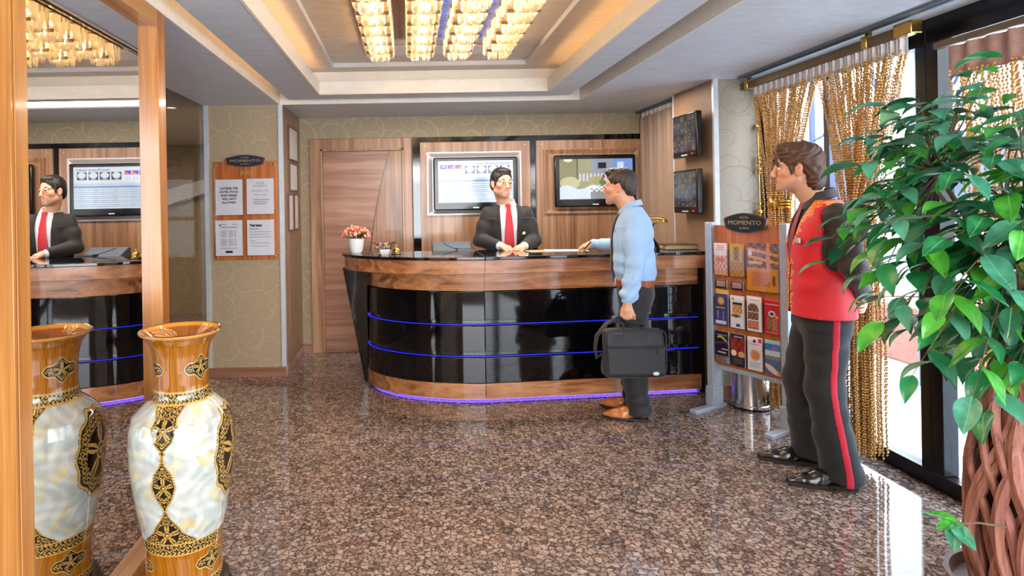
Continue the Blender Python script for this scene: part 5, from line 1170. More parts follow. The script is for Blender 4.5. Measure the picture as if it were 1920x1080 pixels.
for sg, kn, an in ((1, (0.035, 0.10, 0.50), (-0.025, 0.115, 0.09)), (-1, (0.075, -0.10, 0.50), (0.03, -0.15, 0.09))):
    hp = np.array((0.015, sg * 0.09, 0.92)); legs.append((hp, np.array(kn), np.array(an))); F.chain([hp, kn, an], [0.075, 0.052, 0.038], 0.03); F.cone(an, np.array(an) + (0.12, 0, -0.05), 0.034, 0.026, 0.02)
hand(F, wL, (-0.05, -1, -0.25), (-1, 0, 0), -1, curl=(25, 30, 20)); hand(F, wR, (-0.05, 1, -0.3), (-1, 0, 0), 1, curl=(30, 40, 30))
F.build('body', M['skin'], pb, lambda V: hd.paint(V, (222, 170, 140), (200, 126, 112), 0.10))
hd.extras(pb, (64, 48, 38), (60, 40, 28))
H = Field(hd.c - 0.20, hd.c + 0.19, 0.0042)
e((-0.018, 0, 0.046), (0.110, 0.088, 0.093)); e((0.046, 0, 0.095), (0.054, 0.070, 0.040), 0.02); e((-0.072, 0, -0.035), (0.058, 0.078, 0.085), 0.025); e((-0.075, 0, -0.085), (0.046, 0.066, 0.048), 0.02)
e((0.112, 0, -0.036), (0.072, 0.13, 0.096), 0.012, 'sub'); e((0.045, 0, -0.095), (0.082, 0.13, 0.085), 0.012, 'sub')
for sg in (1, -1):
    H.ell(hd.p(0.004, sg * 0.094, -0.018), (0.018, 0.022, 0.026), hd.R, 0.005, 'sub')
    H.chain([hd.p(0.066, sg * 0.030, 0.085), hd.p(0.092, sg * 0.046, 0.055), hd.p(0.090, sg * 0.058, 0.025), hd.p(0.080, sg * 0.055, 0.004)], [0.014, 0.009, 0.007, 0.003], 0.008)
    H.chain([hd.p(0.028, sg * 0.076, 0.03), hd.p(0.028, sg * 0.073, -0.005), hd.p(0.024, sg * 0.071, -0.035)], [0.014, 0.010, 0.005], 0.008)
H.warp(lambda X, Y, Z: 0.0045 * np.sin(120 * X + 70 * Z + 3 * np.sin(40 * Z)) * np.sin(110 * Y + 90 * Z), H.lo, H.lo + H.h * H.n)
M['hair_chestnut'] = hairmat('chestnut_hair', (84, 52, 34)); H.build('hair', M['hair_chestnut'], pb)
S = Field((-0.36, -0.42, 0.88), (0.36, 0.42, 1.60), 0.006)
st = [(0.90, 0.115, 0.165, 0.012, 0), (1.10, 0.112, 0.160, 0.024, 0), (1.28, 0.122, 0.176, 0.014, 0), (1.38, 0.108, 0.178, 0.004, 0), (1.44, 0.082, 0.145, 0.004, 0), (1.49, 0.064, 0.078, 0.008, 0)]
S.sect(st, 0.03, 2.3)
for sh_, el_, w_ in ((shL, elL, wL), (shR, elR, wR)): S.chain([sh_ + (0, 0, -0.005), (sh_ + el_) / 2, el_], [0.062, 0.060, 0.056], 0.03); S.chain([el_, el_ * 0.2 + w_ * 0.8], [0.060, 0.048], 0.02); S.cone(el_ * 0.12 + w_ * 0.88, el_ * 0.02 + w_ * 0.98, 0.036, 0.035, 0.008)
S.warp(fold(36, 14, 30, 0.0045), (-0.36, -0.42, 0.9), (0.36, 0.42, 1.36))
M['shirt_black'] = cloth('black_brown_shirt', (44, 30, 28), 0.6); S.build('shirt', M['shirt_black'], pb)
collar(pb, (0.012, 0, 1.48), 0.072, 0.052, M['shirt_black'], 0.3, 0.02, 0.04)
Vv = Field((-0.3, -0.32, 0.84), (0.34, 0.32, 1.56), 0.0045)
vt = [(0.875, 0.152, 0.206, 0.012, 0), (0.93, 0.142, 0.194, 0.015, 0), (1.08, 0.132, 0.180, 0.024, 0), (1.27, 0.140, 0.192, 0.014, 0), (1.38, 0.126, 0.196, 0.002, 0), (1.44, 0.097, 0.166, 0.000, 0), (1.485, 0.080, 0.092, 0.002, 0)]
Vv.sect(vt, 0.02, 2.3)
for sg in (1, -1):
    Vv.cone((-0.012, sg * 0.225, 1.18), (-0.012, sg * 0.225, 1.40), 0.088, 0.080, 0.01, 'sub'); Vv.cone((-0.012, sg * 0.24, 1.42), (-0.012, sg * 0.26, 1.6), 0.105, 0.14, 0.02, 'sub')
vcut = lambda Z: np.interp(np.asarray(Z).ravel(), [0.84, 0.92, 1.17, 1.22, 1.30, 1.45, 1.6], [0.040, 0.004, 0.004, 0.020, 0.050, 0.078, 0.085]).reshape(np.asarray(Z).shape)
Vv.cut(lambda X, Y, Z: np.maximum(np.abs(Y) - vcut(Z), 0.06 - X), 0.004, (0.0, -0.15, 0.84), (0.34, 0.15, 1.56)); Vv.ell((0.03, 0, 1.54), (0.13, 0.082, 0.085), None, 0.01, 'sub')
Vv.warp(fold(16, 12, 26, 0.0035), (-0.3, -0.3, 0.88), (0.34, 0.3, 1.25))
def vest_col(V):
    x, y, z = V.T; C = np.tile(np.array((214, 12, 34), float), (len(V), 1)); fx_ = x > 0.03
    d = np.abs(y) - vcut(z); w_ = 0.030 + 0.010 * np.sin(z * 110) + 0.008 * np.sin(z * 260 + y * 90)
    g = fx_ & (d > 0.004) & (d < w_) & ((z < 1.17) | (z > 1.25)); n = np.sin(z * 190 + y * 240) * np.sin(y * 330 - z * 120)
    C[g] = np.where((n[g] > -0.35)[:, None], (238, 150, 34), (206, 60, 26))
    top = (z > 1.40) & (np.abs(np.abs(y) - 0.105) < 0.022 + 0.008 * np.sin(x * 160)) & (n > -0.4); C[top] = (240, 140, 30)
    C[fx_ & (d < 0.0045)] = (30, 20, 24); return C
t = NT('red_waistcoat'); a_ = t.new('VertexColor'); a_.layer_name = 'Col'; t.set(a_.outputs[0], 0.55, sheen=0.2); M['vest'] = t.m
Vv.build('waistcoat', M['vest'], pb, vest_col)
vf = lambda z: float(np.interp(z, [r[0] for r in vt], [r[1] + r[3] for r in vt]))
for z in (0.93, 1.00, 1.07, 1.14): MB().ball((vf(z) + 0.002, 0.022, z), (0.005, 0.009, 0.009), 10, 6).build('button', M['brass'], pb, local=True)
MB().box(vf(1.27) - 0.014, vf(1.27) - 0.006, 0.082, 0.125, 1.262, 1.288).build('name_badge', M['silver'], pb, local=True)
M['tie_crimson'] = cloth('crimson_tie', (150, 18, 50), 0.5); fr = lambda z: float(np.interp(z, [r[0] for r in st], [r[1] + r[3] for r in st]))
zz = [1.487, 1.462, 1.446, 1.41, 1.35, 1.27, 1.20, 1.17]; necktie(pb, [(fr(z) + 0.012, 0, z) for z in zz], [0.020, 0.024, 0.016, 0.024, 0.030, 0.036, 0.038, 0.03], M['tie_crimson'], 0.010)
T = Field((-0.34, -0.34, 0.02), (0.36, 0.34, 1.02), 0.0055); T.sect([(0.70, 0.06, 0.11, 0.012, 0), (0.78, 0.105, 0.160, 0.006, 0), (0.84, 0.124, 0.176, 0.006, 0), (0.90, 0.122, 0.172, 0.01, 0), (0.97, 0.112, 0.160, 0.016, 0)], 0.02, 2.4)
for hp, kn, an in legs: T.chain([hp + (0, 0, -0.10), kn, kn * 0.45 + an * 0.55, an + (-0.012, 0, -0.03)], [0.104, 0.086, 0.084, 0.096], 0.03)
T.cut(lambda X, Y, Z: Z - 0.045 - 0.12 * np.maximum(X, -0.1) + 0 * Y, 0.006)
T.warp(fold(20, 24, 26, 0.0045, 2.0), (-0.3, -0.3, 0.02), (0.3, 0.3, 0.80))
hp, kn, an = legs[0]
T.build('trousers', cloth('black_trousers', (24, 22, 26)), pb)
X, Y, Z = T.ax[0][:, None, None], T.ax[1][None, :, None], T.ax[2][None, None, :]; base = T.f.copy()
for (hp, kn, an), sg in zip(legs, (1, -1)):
    zc_ = Z.ravel(); ip = lambda i, d0: np.interp(zc_, [an[2], kn[2], hp[2]], [an[i] + d0[0], kn[i] + d0[1], hp[i] + d0[2]])[None, None, :].astype(np.float32)
    T.f = np.maximum(np.maximum(base - 0.003, np.abs(X - ip(0, (-0.010, -0.012, -0.012))) - 0.0165), np.maximum(0.035 - sg * (Y - ip(1, (0, 0, 0))), Z - 0.955))
    T.build('stripe', cloth('red_stripe', (200, 24, 54)), pb)
for (hp, kn, an), sp_ in zip(legs, ((1, 0.08), (1, -0.04))): shoe(pb, (an[0] - 0.075, an[1], 0), sp_, 0.325, M['black_leather'], M['sole'], 1.0)
# ================================================================== crystal ceiling light
t = NT('lit_crystal'); tl = t.new('BsdfTranslucent'); tl.inputs[0].default_value = (1.0, 0.93, 0.80, 1); tr = t.new('BsdfTransparent'); tr.inputs[0].default_value = (1, 0.95, 0.85, 1)
gl = t.new('BsdfGlossy'); gl.inputs['Roughness'].default_value = 0.08; m1 = t.new('MixShader'); m2 = t.new('MixShader'); m1.inputs[0].default_value = 0.5; m2.inputs[0].default_value = 0.25
t.link(tl.outputs[0], m1.inputs[1]); t.link(tr.outputs[0], m1.inputs[2]); t.link(m1.outputs[0], m2.inputs[1]); t.link(gl.outputs[0], m2.inputs[2]); t.link(m2.outputs[0], t.n['Material Output'].inputs[0]); M['crystal'] = t.m
ch = thing('crystal_chandelier', 'long ceiling light of four crystal rows under a mirrored plate', 'chandelier', (0.23, 2.95, 2.49))
B(-0.31, 0.79, 1.45, 4.60, 2.650, 2.663).build('base_plate', M['bronze_mirror'], ch)
B(-0.29, 0.77, 4.33, 4.58, 2.644, 2.650).build('end_plate', M['white_trim'], ch)
for x0, x1 in ((0.215, 0.262), (0.463, 0.545)): B(x0, x1, 1.5, 4.16, 2.640, 2.650).build('blue_insert', M['blue_mirror'], ch)
cr = MB()
def prism_drop(mb, x, y, z0, z1, r):
    q = [(x - r, y, z1), (x, y - r, z1), (x + r, y, z1), (x, y + r, z1)]; p = [(a, b, z0 + 0.012) for a, b, _ in q]
    mb.add(q + p + [(x, y, z0)], [(0, 1, 2, 3)] + [(i, 4 + i, 4 + (i + 1) % 4, (i + 1) % 4) for i in range(4)] + [(4 + i, 8, 4 + (i + 1) % 4) for i in range(4)])
def ringpts(n, r): return [(r * math.copysign(abs(math.cos(a)) ** 0.45, math.cos(a)), r * math.copysign(abs(math.sin(a)) ** 0.45, math.sin(a))) for a in np.linspace(0, 2 * math.pi, n, endpoint=False)]
for n, r, z0, z1 in ((38, 0.092, -0.115, -0.005), (24, 0.060, -0.145, -0.07), (10, 0.028, -0.152, -0.11)):
    for x, y in ringpts(n, r): prism_drop(cr, x, y, z0 + 0.006 * rng.random(), z1, 0.0068)
cme = cr.mesh('crystal_shade', M['crystal'], False)
fm = MB()
for z in (-0.004, -0.066): fm.add([], [])
fm.box(-0.097, 0.097, -0.097, 0.097, -0.006, 0.0)
for x0, x1 in ((-0.09, -0.045), (-0.028, 0.03), (0.05, 0.09)): fm.box(x0, x1, -0.108, -0.098, -0.122, -0.104)
fme = fm.mesh('canopy_plate', M['bronze'], False)
bme = MB().ball((0, 0, -0.055), (0.026, 0.026, 0.034), 10, 6).mesh('bulb', M['bulb'])
for rx in (-0.18, 0.10, 0.362, 0.642):
    for k in range(13):
        y = 4.175 - k * 0.21
        o = link('crystal_shade', cme, ch, 'stuff'); o.location = (rx - 0.23, y - 2.95, 2.65 - 2.49); W[o.name] = Matrix.Translation((rx, y, 2.65))
        link('canopy_plate', fme, o); link('bulb', bme, o)

# ================================================================== window curtains of gold beads
t = NT('gold_beads'); M['beads'] = t.set(t.ramp(t.noise(t.pos(obj=True), 60, 2), [(0.3, lin((186, 132, 62))), (0.7, lin((232, 186, 112)))]), 0.3, 0.28)
M['beads_dark'] = plain('gold_ball', (206, 160, 70), 0.25, 0.9)
def bead_curtain(name, label, y0, y1, ztop, yc, ztie, wt, wb, n, seed, zb=0.06, x=2.53, tie=True):
    r = np.random.default_rng(seed); g = thing(name, label, 'curtain', (x, (y0 + y1) / 2, zb))
    sp_ = 0.0155; mv, mf = [], []; base = 0
    oct_ = np.array([(1, 0, 0), (-1, 0, 0), (0, 1, 0), (0, -1, 0), (0, 0, 1.25), (0, 0, -1.25)]) * 0.0078
    of = [(0, 2, 4), (2, 1, 4), (1, 3, 4), (3, 0, 4), (2, 0, 5), (1, 2, 5), (3, 1, 5), (0, 3, 5)]
    P = []
    for i in range(n):
        s_ = (i + 0.5) / n - 0.5 + r.normal() * 0.004; ph = r.random() * 6; dx0 = r.normal() * 0.020; e_ = zb + r.random() * 0.03
        zz = np.arange(ztop, e_, -sp_); tt = np.clip((ztop - zz) / (ztop - ztie), 0, 1) ** 0.9; lo_ = np.clip((ztie - zz) / 0.5, 0, 1)
        wd = (y1 - y0) * (1 - tt) + wt * tt; wd = np.where(zz < ztie, wt + (wb - wt) * lo_, wd)
        yy = ((y0 + y1) / 2) * (1 - tt) + yc * tt + s_ * wd + 0.004 * np.sin(zz * 9 + ph) + np.where(np.arange(len(zz)) % 2, 0.0022, -0.0022)
        xx = x + dx0 * (1 - 0.3 * tt) + 0.030 * np.sin(s_ * 40 + ph * 0.2) * (0.5 + 0.5 * tt) + 0.05 * tt * math.sin(i * 2.4) * 0.8
        P.append(np.c_[xx, yy, zz])
    P = np.concatenate(P); V = (P[:, None, :] + oct_[None]).reshape(-1, 3) - np.array((x, (y0 + y1) / 2, zb))
    Fc = (np.arange(len(P))[:, None, None] * 6 + np.array(of)[None]).reshape(-1, 3)
    me = bpy.data.meshes.new('bead_strands'); me.vertices.add(len(V)); me.vertices.foreach_set('co', V.astype(np.float32).ravel()); me.loops.add(Fc.size); me.loops.foreach_set('vertex_index', Fc.astype(np.int32).ravel())
    me.polygons.add(len(Fc)); me.polygons.foreach_set('loop_start', (3 * np.arange(len(Fc))).astype(np.int32)); me.polygons.foreach_set('loop_total', np.full(len(Fc), 3, np.int32)); me.polygons.foreach_set('use_smooth', np.ones(len(Fc), bool)); me.update(calc_edges=True); me.materials.append(M['beads'])
    link('bead_strands', me, g, 'stuff')
    if tie:
        tb = MB(); 
        for dz in (-0.02, 0.0, 0.02): tb.tube([(x + (0.062) * math.cos(a), yc + (wt / 2 + 0.02) * math.sin(a), ztie + dz) for a in np.linspace(0, 2 * math.pi, 25)], 0.008, 6)
        tb.ball((x - 0.055, yc, ztie), (0.03, 0.05, 0.05), 12, 8); tb.build('tieback', M['beads_dark'], g)
    return g
c1 = bead_curtain('bead_curtain', 'gold bead curtain tied back beside the wallpapered column', 3.69, 4.34, 2.235, 4.06, 1.46, 0.13, 0.18, 86, 1)
pleated('heading', 2.53, 3.68, 4.35, 2.225, 2.305, 22, 0.012, M['valance'], c1)
c2 = bead_curtain('bead_curtain', 'gold bead curtain gathered behind the man in the red waistcoat', 3.03, 3.67, 2.235, 3.36, 1.40, 0.14, 0.19, 86, 2)
pleated('heading', 2.53, 3.02, 3.68, 2.225, 2.305, 22, 0.012, M['valance'], c2)
c3 = bead_curtain('bead_curtain', 'gold bead curtain with rosy valance behind the ficus tree', 1.70, 2.76, 2.06, 2.2, 0.9, 0.9, 0.9, 90, 3, tie=False)
pleated('heading', 2.53, 1.68, 2.78, 2.05, 2.19, 12, 0.010, M['valance_pink'], c3)
rd = thing('curtain_rail', 'dark bronze curtain rail with brass ends above the bead curtains', 'curtain rail', (2.52, 3.7, 2.305))
B(2.50, 2.55, 3.00, 4.47, 2.307, 2.357).build('rail', M['bronze'], rd, bevel=0.004)
for y in (3.00, 3.26, 4.40): B(2.495, 2.555, y - 0.05 if y == 3.0 else y - 0.02, y + 0.06 if y == 3.0 else y + 0.02, 2.306, 2.372).build('end_block' if y == 3.0 else 'bracket', M['brass'], rd, bevel=0.004)
for y in (3.26, 4.40): B(2.515, 2.535, y - 0.012, y + 0.012, 2.37, 2.40).build('hanger', M['bronze'], rd)
r2 = thing('curtain_rail', 'thin bronze rail carrying the rosy valance behind the ficus tree', 'curtain rail', (2.52, 2.2, 2.19))
B(2.515, 2.545, 1.6, 2.85, 2.195, 2.225).build('rail', M['bronze'], r2)
for y in (1.7, 2.75): B(2.545, 2.66, y - 0.01, y + 0.01, 2.20, 2.22).build('bracket', M['bronze'], r2)
# ball cord on the column
bt = thing('ball_cord', 'cord of gilt balls hanging on the wallpapered column beside the curtain', 'cord', (2.615, 4.455, 1.36))
MB().tube([(2.615, 4.455, 2.04), (2.617, 4.452, 1.7), (2.622, 4.455, 1.37)], 0.002, 6).build('cord', M['brass'], bt)
for z, r in ((2.02, 0.016), (1.80, 0.014), (1.77, 0.014), (1.72, 0.017), (1.69, 0.013), (1.46, 0.015), (1.40, 0.022)): MB().ball((2.617, 4.454, z), r, 12, 8).build('gilt_ball', M['beads_dark'], bt)
MB().box(2.605, 2.625, 4.455, 4.49, 2.035, 2.05).build('hook', M['brass'], bt)

# ================================================================== brochure stand, turned towards the lobby
SX, SY, SA = 2.298, 4.06, math.atan2(-0.46, 0.25)
bs = thing('brochure_stand', 'cherry and silver brochure stand with four rows of clear pockets', 'brochure stand', (SX, SY, 0), SA)
Sm = W[bs.name]
LB = lambda *a: MB().box(*a)
LB(-0.236, 0.236, -0.010, 0.012, 0.325, 1.315).build('board', M['cherry'], bs, local=True)
for s_ in (-1, 1):
    x0, x1 = (-0.285, -0.236) if s_ < 0 else (0.236, 0.285)
    LB(x0, x1, -0.045, 0.045, 0.03, 1.335).build('post', M['silver_paint'], bs, local=True, bevel=0.004)
    LB(x0 - 0.008, x1 + 0.008, -0.055, 0.055, 0.028, 0.165).build('post_shoe', M['silver_paint'], bs, local=True, bevel=0.004)
    LB(x0 - 0.004, x1 + 0.004, -0.24, 0.10, 0.0, 0.028).build('foot', M['silver_paint'], bs, local=True, bevel=0.004)
LB(-0.236, 0.236, -0.02, 0.02, 0.295, 0.325).build('bottom_rail', M['silver_paint'], bs, local=True, bevel=0.003)
FM = lambda x, y, z: Matrix.Translation((x, y, z)) @ Matrix.Rotation(math.pi / 2, 4, 'X')
plaque(bs, Sm @ FM(0.0, -0.016, 1.335), 0.30, 0.135, M['plaque_rim'], M['plaque_black'], M['gold_print'])
LB(-0.012, 0.012, -0.016, -0.010, 1.29, 1.33).build('plaque_stem', M['plaque_rim'], bs, local=True)
SLOT = [-0.176, -0.059, 0.059, 0.176]
def pocket(x, z0, z1, wd, d):
    mb = MB().box(x - wd / 2, x + wd / 2, -d - 0.002, -d, z0, z1).box(x - wd / 2, x + wd / 2, -d, -0.010, z0 - 0.003, z0)
    for s_ in (-1, 1): mb.box(x + s_ * wd / 2 - 0.001, x + s_ * wd / 2 + 0.001, -d, -0.010, z0, z1)
    mb.build('clear_pocket', M['acrylic'], bs, local=True)
def leaflet(name, label, x, z, wd, ht, fn, nu=24, nv=48, y=-0.028, th=0.010, cat='brochure', grp='brochures in the stand'):
    g = MB().box(-wd / 2, wd / 2, -th / 2, th / 2, 0, ht); o = g.build(name, M['paper'], None)
    p = Sm @ Vector((x, y, z)); o.location = p; o.rotation_euler = (0, 0, SA); W[o.name] = Matrix.Translation(p) @ Matrix.Rotation(SA, 4, 'Z')
    # box built around its own base centre
    picture('print', fn, nu, nv, FM(0, -th / 2 - 0.0006, ht / 2), wd, ht, M['print'], o, local=True)
    tag(o, label, cat, grp); return o
def noisy(u, v, a, b, seed, f=9):
    n = np.sin(u * f * 1.7 + seed) * np.sin(v * f * 2.6 + seed * 2.1) + 0.6 * np.sin(u * f * 4 + v * f * 3 + seed); n = np.clip(n * 0.4 + 0.5, 0, 1)[:, None]
    return np.array(a, float) * (1 - n) + np.array(b, float) * n
def img(C, u, v, u0, u1, v0, v1, a, b, seed, f=12):
    m = (u >= u0) & (u <= u1) & (v >= v0) & (v <= v1); C[m] = noisy(u, v, a, b, seed, f)[m]
def lines(C, u, v, v0, n, c, u0=0.2, u1=0.8, step=0.03):
    for i in range(n): rect(C, u, v, u0 + 0.05 * (i % 2), u1 - 0.04 * (i % 3), v0 - i * step, v0 - i * step + step * 0.45, c)
def f_food(u, v):
    C = blank(u, (244, 226, 222)); lines(C, u, v, 0.90, 3, (206, 70, 80), step=0.06); img(C, u, v, 0, 1, 0, 0.62, (240, 236, 230), (206, 84, 60), 1.0); disc(C, u, v, 0.5, 0.48, 0.3, 0.08, (226, 120, 50)); img(C, u, v, 0, 1, 0, 0.16, (236, 200, 160), (206, 120, 80), 4); return C
def f_gold(u, v):
    C = blank(u, (180, 130, 60)); rect(C, u, v, 0.08, 0.92, 0.45, 0.98, (206, 160, 60)); img(C, u, v, 0.3, 0.7, 0.5, 0.9, (210, 170, 70), (60, 50, 30), 2, 16); img(C, u, v, 0, 1, 0, 0.38, (150, 110, 70), (226, 160, 60), 3); return C
def f_lattice(u, v):
    C = noisy(u, v, (90, 64, 70), (170, 130, 120), 2, 14); rect(C, u, v, 0.02, 0.14, 0.72, 0.86, (236, 236, 250))
    for a in (0.66, 0.82): C[(np.abs(v - a + 0.12 * (u - 0.3)) < 0.028)] = (240, 160, 40)
    C[np.abs(u - 0.66) < 0.05] = (232, 140, 50); C[(np.abs(v - 0.56) < 0.035) & (u < 0.5)] = (246, 176, 40); return C
def f_notebook(u, v):
    C = blank(u, (224, 148, 40)); img(C, u, v, 0.16, 0.74, 0.22, 0.84, (236, 186, 80), (160, 50, 60), 6, 22); disc(C, u, v, 0.88, 0.5, 0.05, 0.24, (110, 70, 30)); return C
def f_blue(u, v):
    C = blank(u, (74, 72, 124)); disc(C, u, v, 0.5, 0.78, 0.28, 0.13, (190, 140, 60)); disc(C, u, v, 0.5, 0.78, 0.18, 0.085, (226, 190, 110)); rect(C, u, v, 0.1, 0.8, 0.545, 0.575, (226, 170, 70))
    for a in (0.25, 0.66): C[(np.abs(u - a) < 0.05 + 0.3 * np.maximum(0, 0.25 - v)) & (v < 0.46) & (v > 0.2)] = (140, 150, 206)
    rect(C, u, v, 0.06, 0.86, 0.04, 0.15, (226, 230, 250)); return C
def f_white1(u, v):
    C = blank(u, (244, 242, 244)); disc(C, u, v, 0.2, 0.9, 0.1, 0.05, (226, 180, 80)); img(C, u, v, 0.16, 0.86, 0.45, 0.80, (200, 110, 40), (240, 206, 130), 3, 12); rect(C, u, v, 0.16, 0.86, 0.72, 0.80, (60, 40, 70)); disc(C, u, v, 0.4, 0.38, 0.36, 0.06, (150, 110, 80)); disc(C, u, v, 0.4, 0.36, 0.12, 0.03, (40, 70, 60)); rect(C, u, v, 0.4, 0.7, 0.05, 0.13, (70, 80, 150)); return C
def f_white2(u, v):
    C = blank(u, (246, 244, 240)); lines(C, u, v, 0.88, 1, (196, 60, 60), 0.1, 0.9, 0.06); m = (np.abs(u - 0.42) < 0.38) & (v > 0.06) & (v < 0.62 + 0.18 * np.sqrt(np.clip(1 - ((u - 0.42) / 0.38) ** 2, 0, 1))); C[m] = noisy(u, v, (60, 40, 50), (206, 140, 100), 5, 14)[m]
    rect(C, u, v, 0, 0.84, 0.30, 0.33, (246, 244, 240)); rect(C, u, v, 0, 0.84, 0.54, 0.565, (246, 244, 240)); img(C, u, v, 0.08, 0.8, 0.10, 0.28, (240, 200, 160), (196, 60, 50), 2, 16); return C
def f_red(u, v):
    C = blank(u, (206, 32, 44)); lines(C, u, v, 0.93, 1, (246, 220, 220), 0.35, 0.65); lines(C, u, v, 0.86, 1, (250, 230, 230), 0.05, 0.95, 0.05); disc(C, u, v, 0.5, 0.60, 0.24, 0.09, (236, 236, 240)); C[(np.abs(u - 0.5) / 0.18 + np.abs(v - 0.6) / 0.06) < 1] = (40, 50, 90); disc(C, u, v, 0.82, 0.52, 0.11, 0.05, (246, 180, 40))
    img(C, u, v, 0.16, 0.46, 0.14, 0.48, (226, 170, 60), (60, 70, 60), 3, 18); img(C, u, v, 0.52, 0.86, 0.12, 0.48, (110, 100, 140), (226, 150, 60), 5, 18); rect(C, u, v, 0.1, 0.9, 0.04, 0.07, (246, 180, 60)); return C
def f_night(u, v):
    C = blank(u, (38, 30, 56)); C[(np.abs(v - 0.72 - 0.1 * np.sin(u * 4)) < 0.03) & (u > 0.2)] = (220, 206, 70); rect(C, u, v, 0.1, 0.9, 0.86, 0.88, (190, 180, 90)); C[np.abs(v - 0.60 - 0.08 * u) < 0.02] = (140, 40, 110); img(C, u, v, 0, 1, 0, 0.22, (80, 50, 40), (206, 150, 120), 4, 14); rect(C, u, v, 0.5, 0.95, 0.42, 0.46, (220, 190, 150)); rect(C, u, v, 0.2, 0.8, 0.32, 0.34, (220, 214, 214)); rect(C, u, v, 0.82, 1, 0, 0.2, (110, 150, 206)); return C
def f_dance(u, v):
    C = blank(u, (52, 44, 54)); img(C, u, v, 0, 1, 0.30, 0.86, (196, 60, 44), (110, 40, 40), 3, 8); disc(C, u, v, 0.2, 0.40, 0.2, 0.09, (250, 236, 226)); disc(C, u, v, 0.75, 0.38, 0.25, 0.09, (230, 180, 120)); lines(C, u, v, 0.93, 2, (230, 230, 236), 0.2, 0.9); lines(C, u, v, 0.2, 3, (120, 110, 120), 0.2, 0.9, 0.05); return C
def f_fruit(u, v):
    C = blank(u, (242, 238, 240)); disc(C, u, v, 0.48, 0.88, 0.12, 0.05, (130, 40, 80)); rect(C, u, v, 0.75, 0.97, 0.84, 0.97, (220, 60, 110)); lines(C, u, v, 0.77, 1, (220, 70, 90), 0.15, 0.85, 0.07); disc(C, u, v, 0.52, 0.46, 0.34, 0.16, (236, 150, 120)); img(C, u, v, 0.36, 0.80, 0.34, 0.54, (220, 60, 60), (236, 200, 80), 7, 22); lines(C, u, v, 0.22, 5, (160, 190, 214), 0.1, 0.9, 0.035); return C
def f_sea(u, v):
    C = blank(u, (206, 222, 240)); rect(C, u, v, 0, 1, 0.70, 0.90, (40, 130, 210)); rect(C, u, v, 0.45, 0.8, 0.75, 0.82, (226, 80, 110)); rect(C, u, v, 0, 1, 0.9, 1, (170, 200, 220)); img(C, u, v, 0, 1, 0.44, 0.54, (90, 110, 100), (160, 160, 150), 2, 14); rect(C, u, v, 0, 1, 0.36, 0.44, (60, 110, 160)); img(C, u, v, 0, 1, 0, 0.36, (60, 90, 150), (70, 110, 170), 3); C[(np.abs(v - 0.16 + 0.5 * (u - 0.45) ** 2 * 0 + 0.25 * (u - 0.4)) < 0.10 * np.cos((u - 0.45) * 2.6))] = (236, 214, 206); rect(C, u, v, 0.85, 1, 0.02, 0.14, (210, 120, 100)); return C
def f_card(u, v):
    C = blank(u, (40, 34, 40)); img(C, u, v, 0.12, 0.92, 0.16, 0.86, (226, 200, 190), (150, 90, 80), 4, 12); return C
leaflet('brochure', 'food brochure with pink heading in the top row of the stand', SLOT[0], 0.965, 0.098, 0.225, f_food)
leaflet('brochure', 'golden ornamental brochure in the top row of the stand', SLOT[1], 0.965, 0.098, 0.225, f_gold)
leaflet('magazine', 'large magazine with orange beams in the top row of the stand', 0.118, 0.90, 0.205, 0.305, f_lattice, 40, 48, -0.020, 0.006)
leaflet('magazine', 'orange notebook with framed picture before the large magazine', 0.118, 0.885, 0.205, 0.150, f_notebook, 44, 36, -0.031, 0.010)
for k, x in enumerate(SLOT[:2]):
    leaflet('business_card', ('dark rimmed card under the food brochure', 'dark rimmed card under the golden brochure')[k], x, 0.875, 0.082, 0.056, f_card, 16, 14, -0.026, 0.012, 'card', 'cards in the stand')
for k, (fn, lb) in enumerate(((f_blue, 'deep blue brochure with gold emblem in the middle row of the stand'), (f_white1, 'white brochure with a dish photo in the middle row of the stand'), (f_white2, 'white brochure with an arched photo in the middle row of the stand'), (f_red, 'red brochure with white diamond emblem in the middle row of the stand'))):
    leaflet('brochure', lb, SLOT[k], 0.612, 0.098, 0.222 + 0.010 * (k == 2), fn, 28, 56)
for k, (fn, lb) in enumerate(((f_night, 'dark violet brochure with yellow swirl in the bottom row of the stand'), (f_dance, 'dark brochure with red dance photo in the bottom row of the stand'), (f_fruit, 'white brochure with a fruit picture in the bottom row of the stand'), (f_sea, 'blue boat trip brochure in the bottom row of the stand'))):
    leaflet('brochure', lb, SLOT[k], 0.350, 0.098, 0.222, fn, 28, 56)
leaflet('brochure', 'narrow yellow card standing behind the deep blue brochure', SLOT[0], 0.66, 0.092, 0.205, lambda u, v: blank(u, (232, 190, 80)), 6, 12, -0.017, 0.004)
for x in SLOT:
    for z in (0.347, 0.609): pocket(x, z, z + 0.20, 0.110, 0.038)
for x in SLOT[:2]: pocket(x, 0.962, 1.15, 0.110, 0.038); pocket(x, 0.872, 0.915, 0.095, 0.036)
pocket(0.118, 0.880, 1.17, 0.222, 0.042)

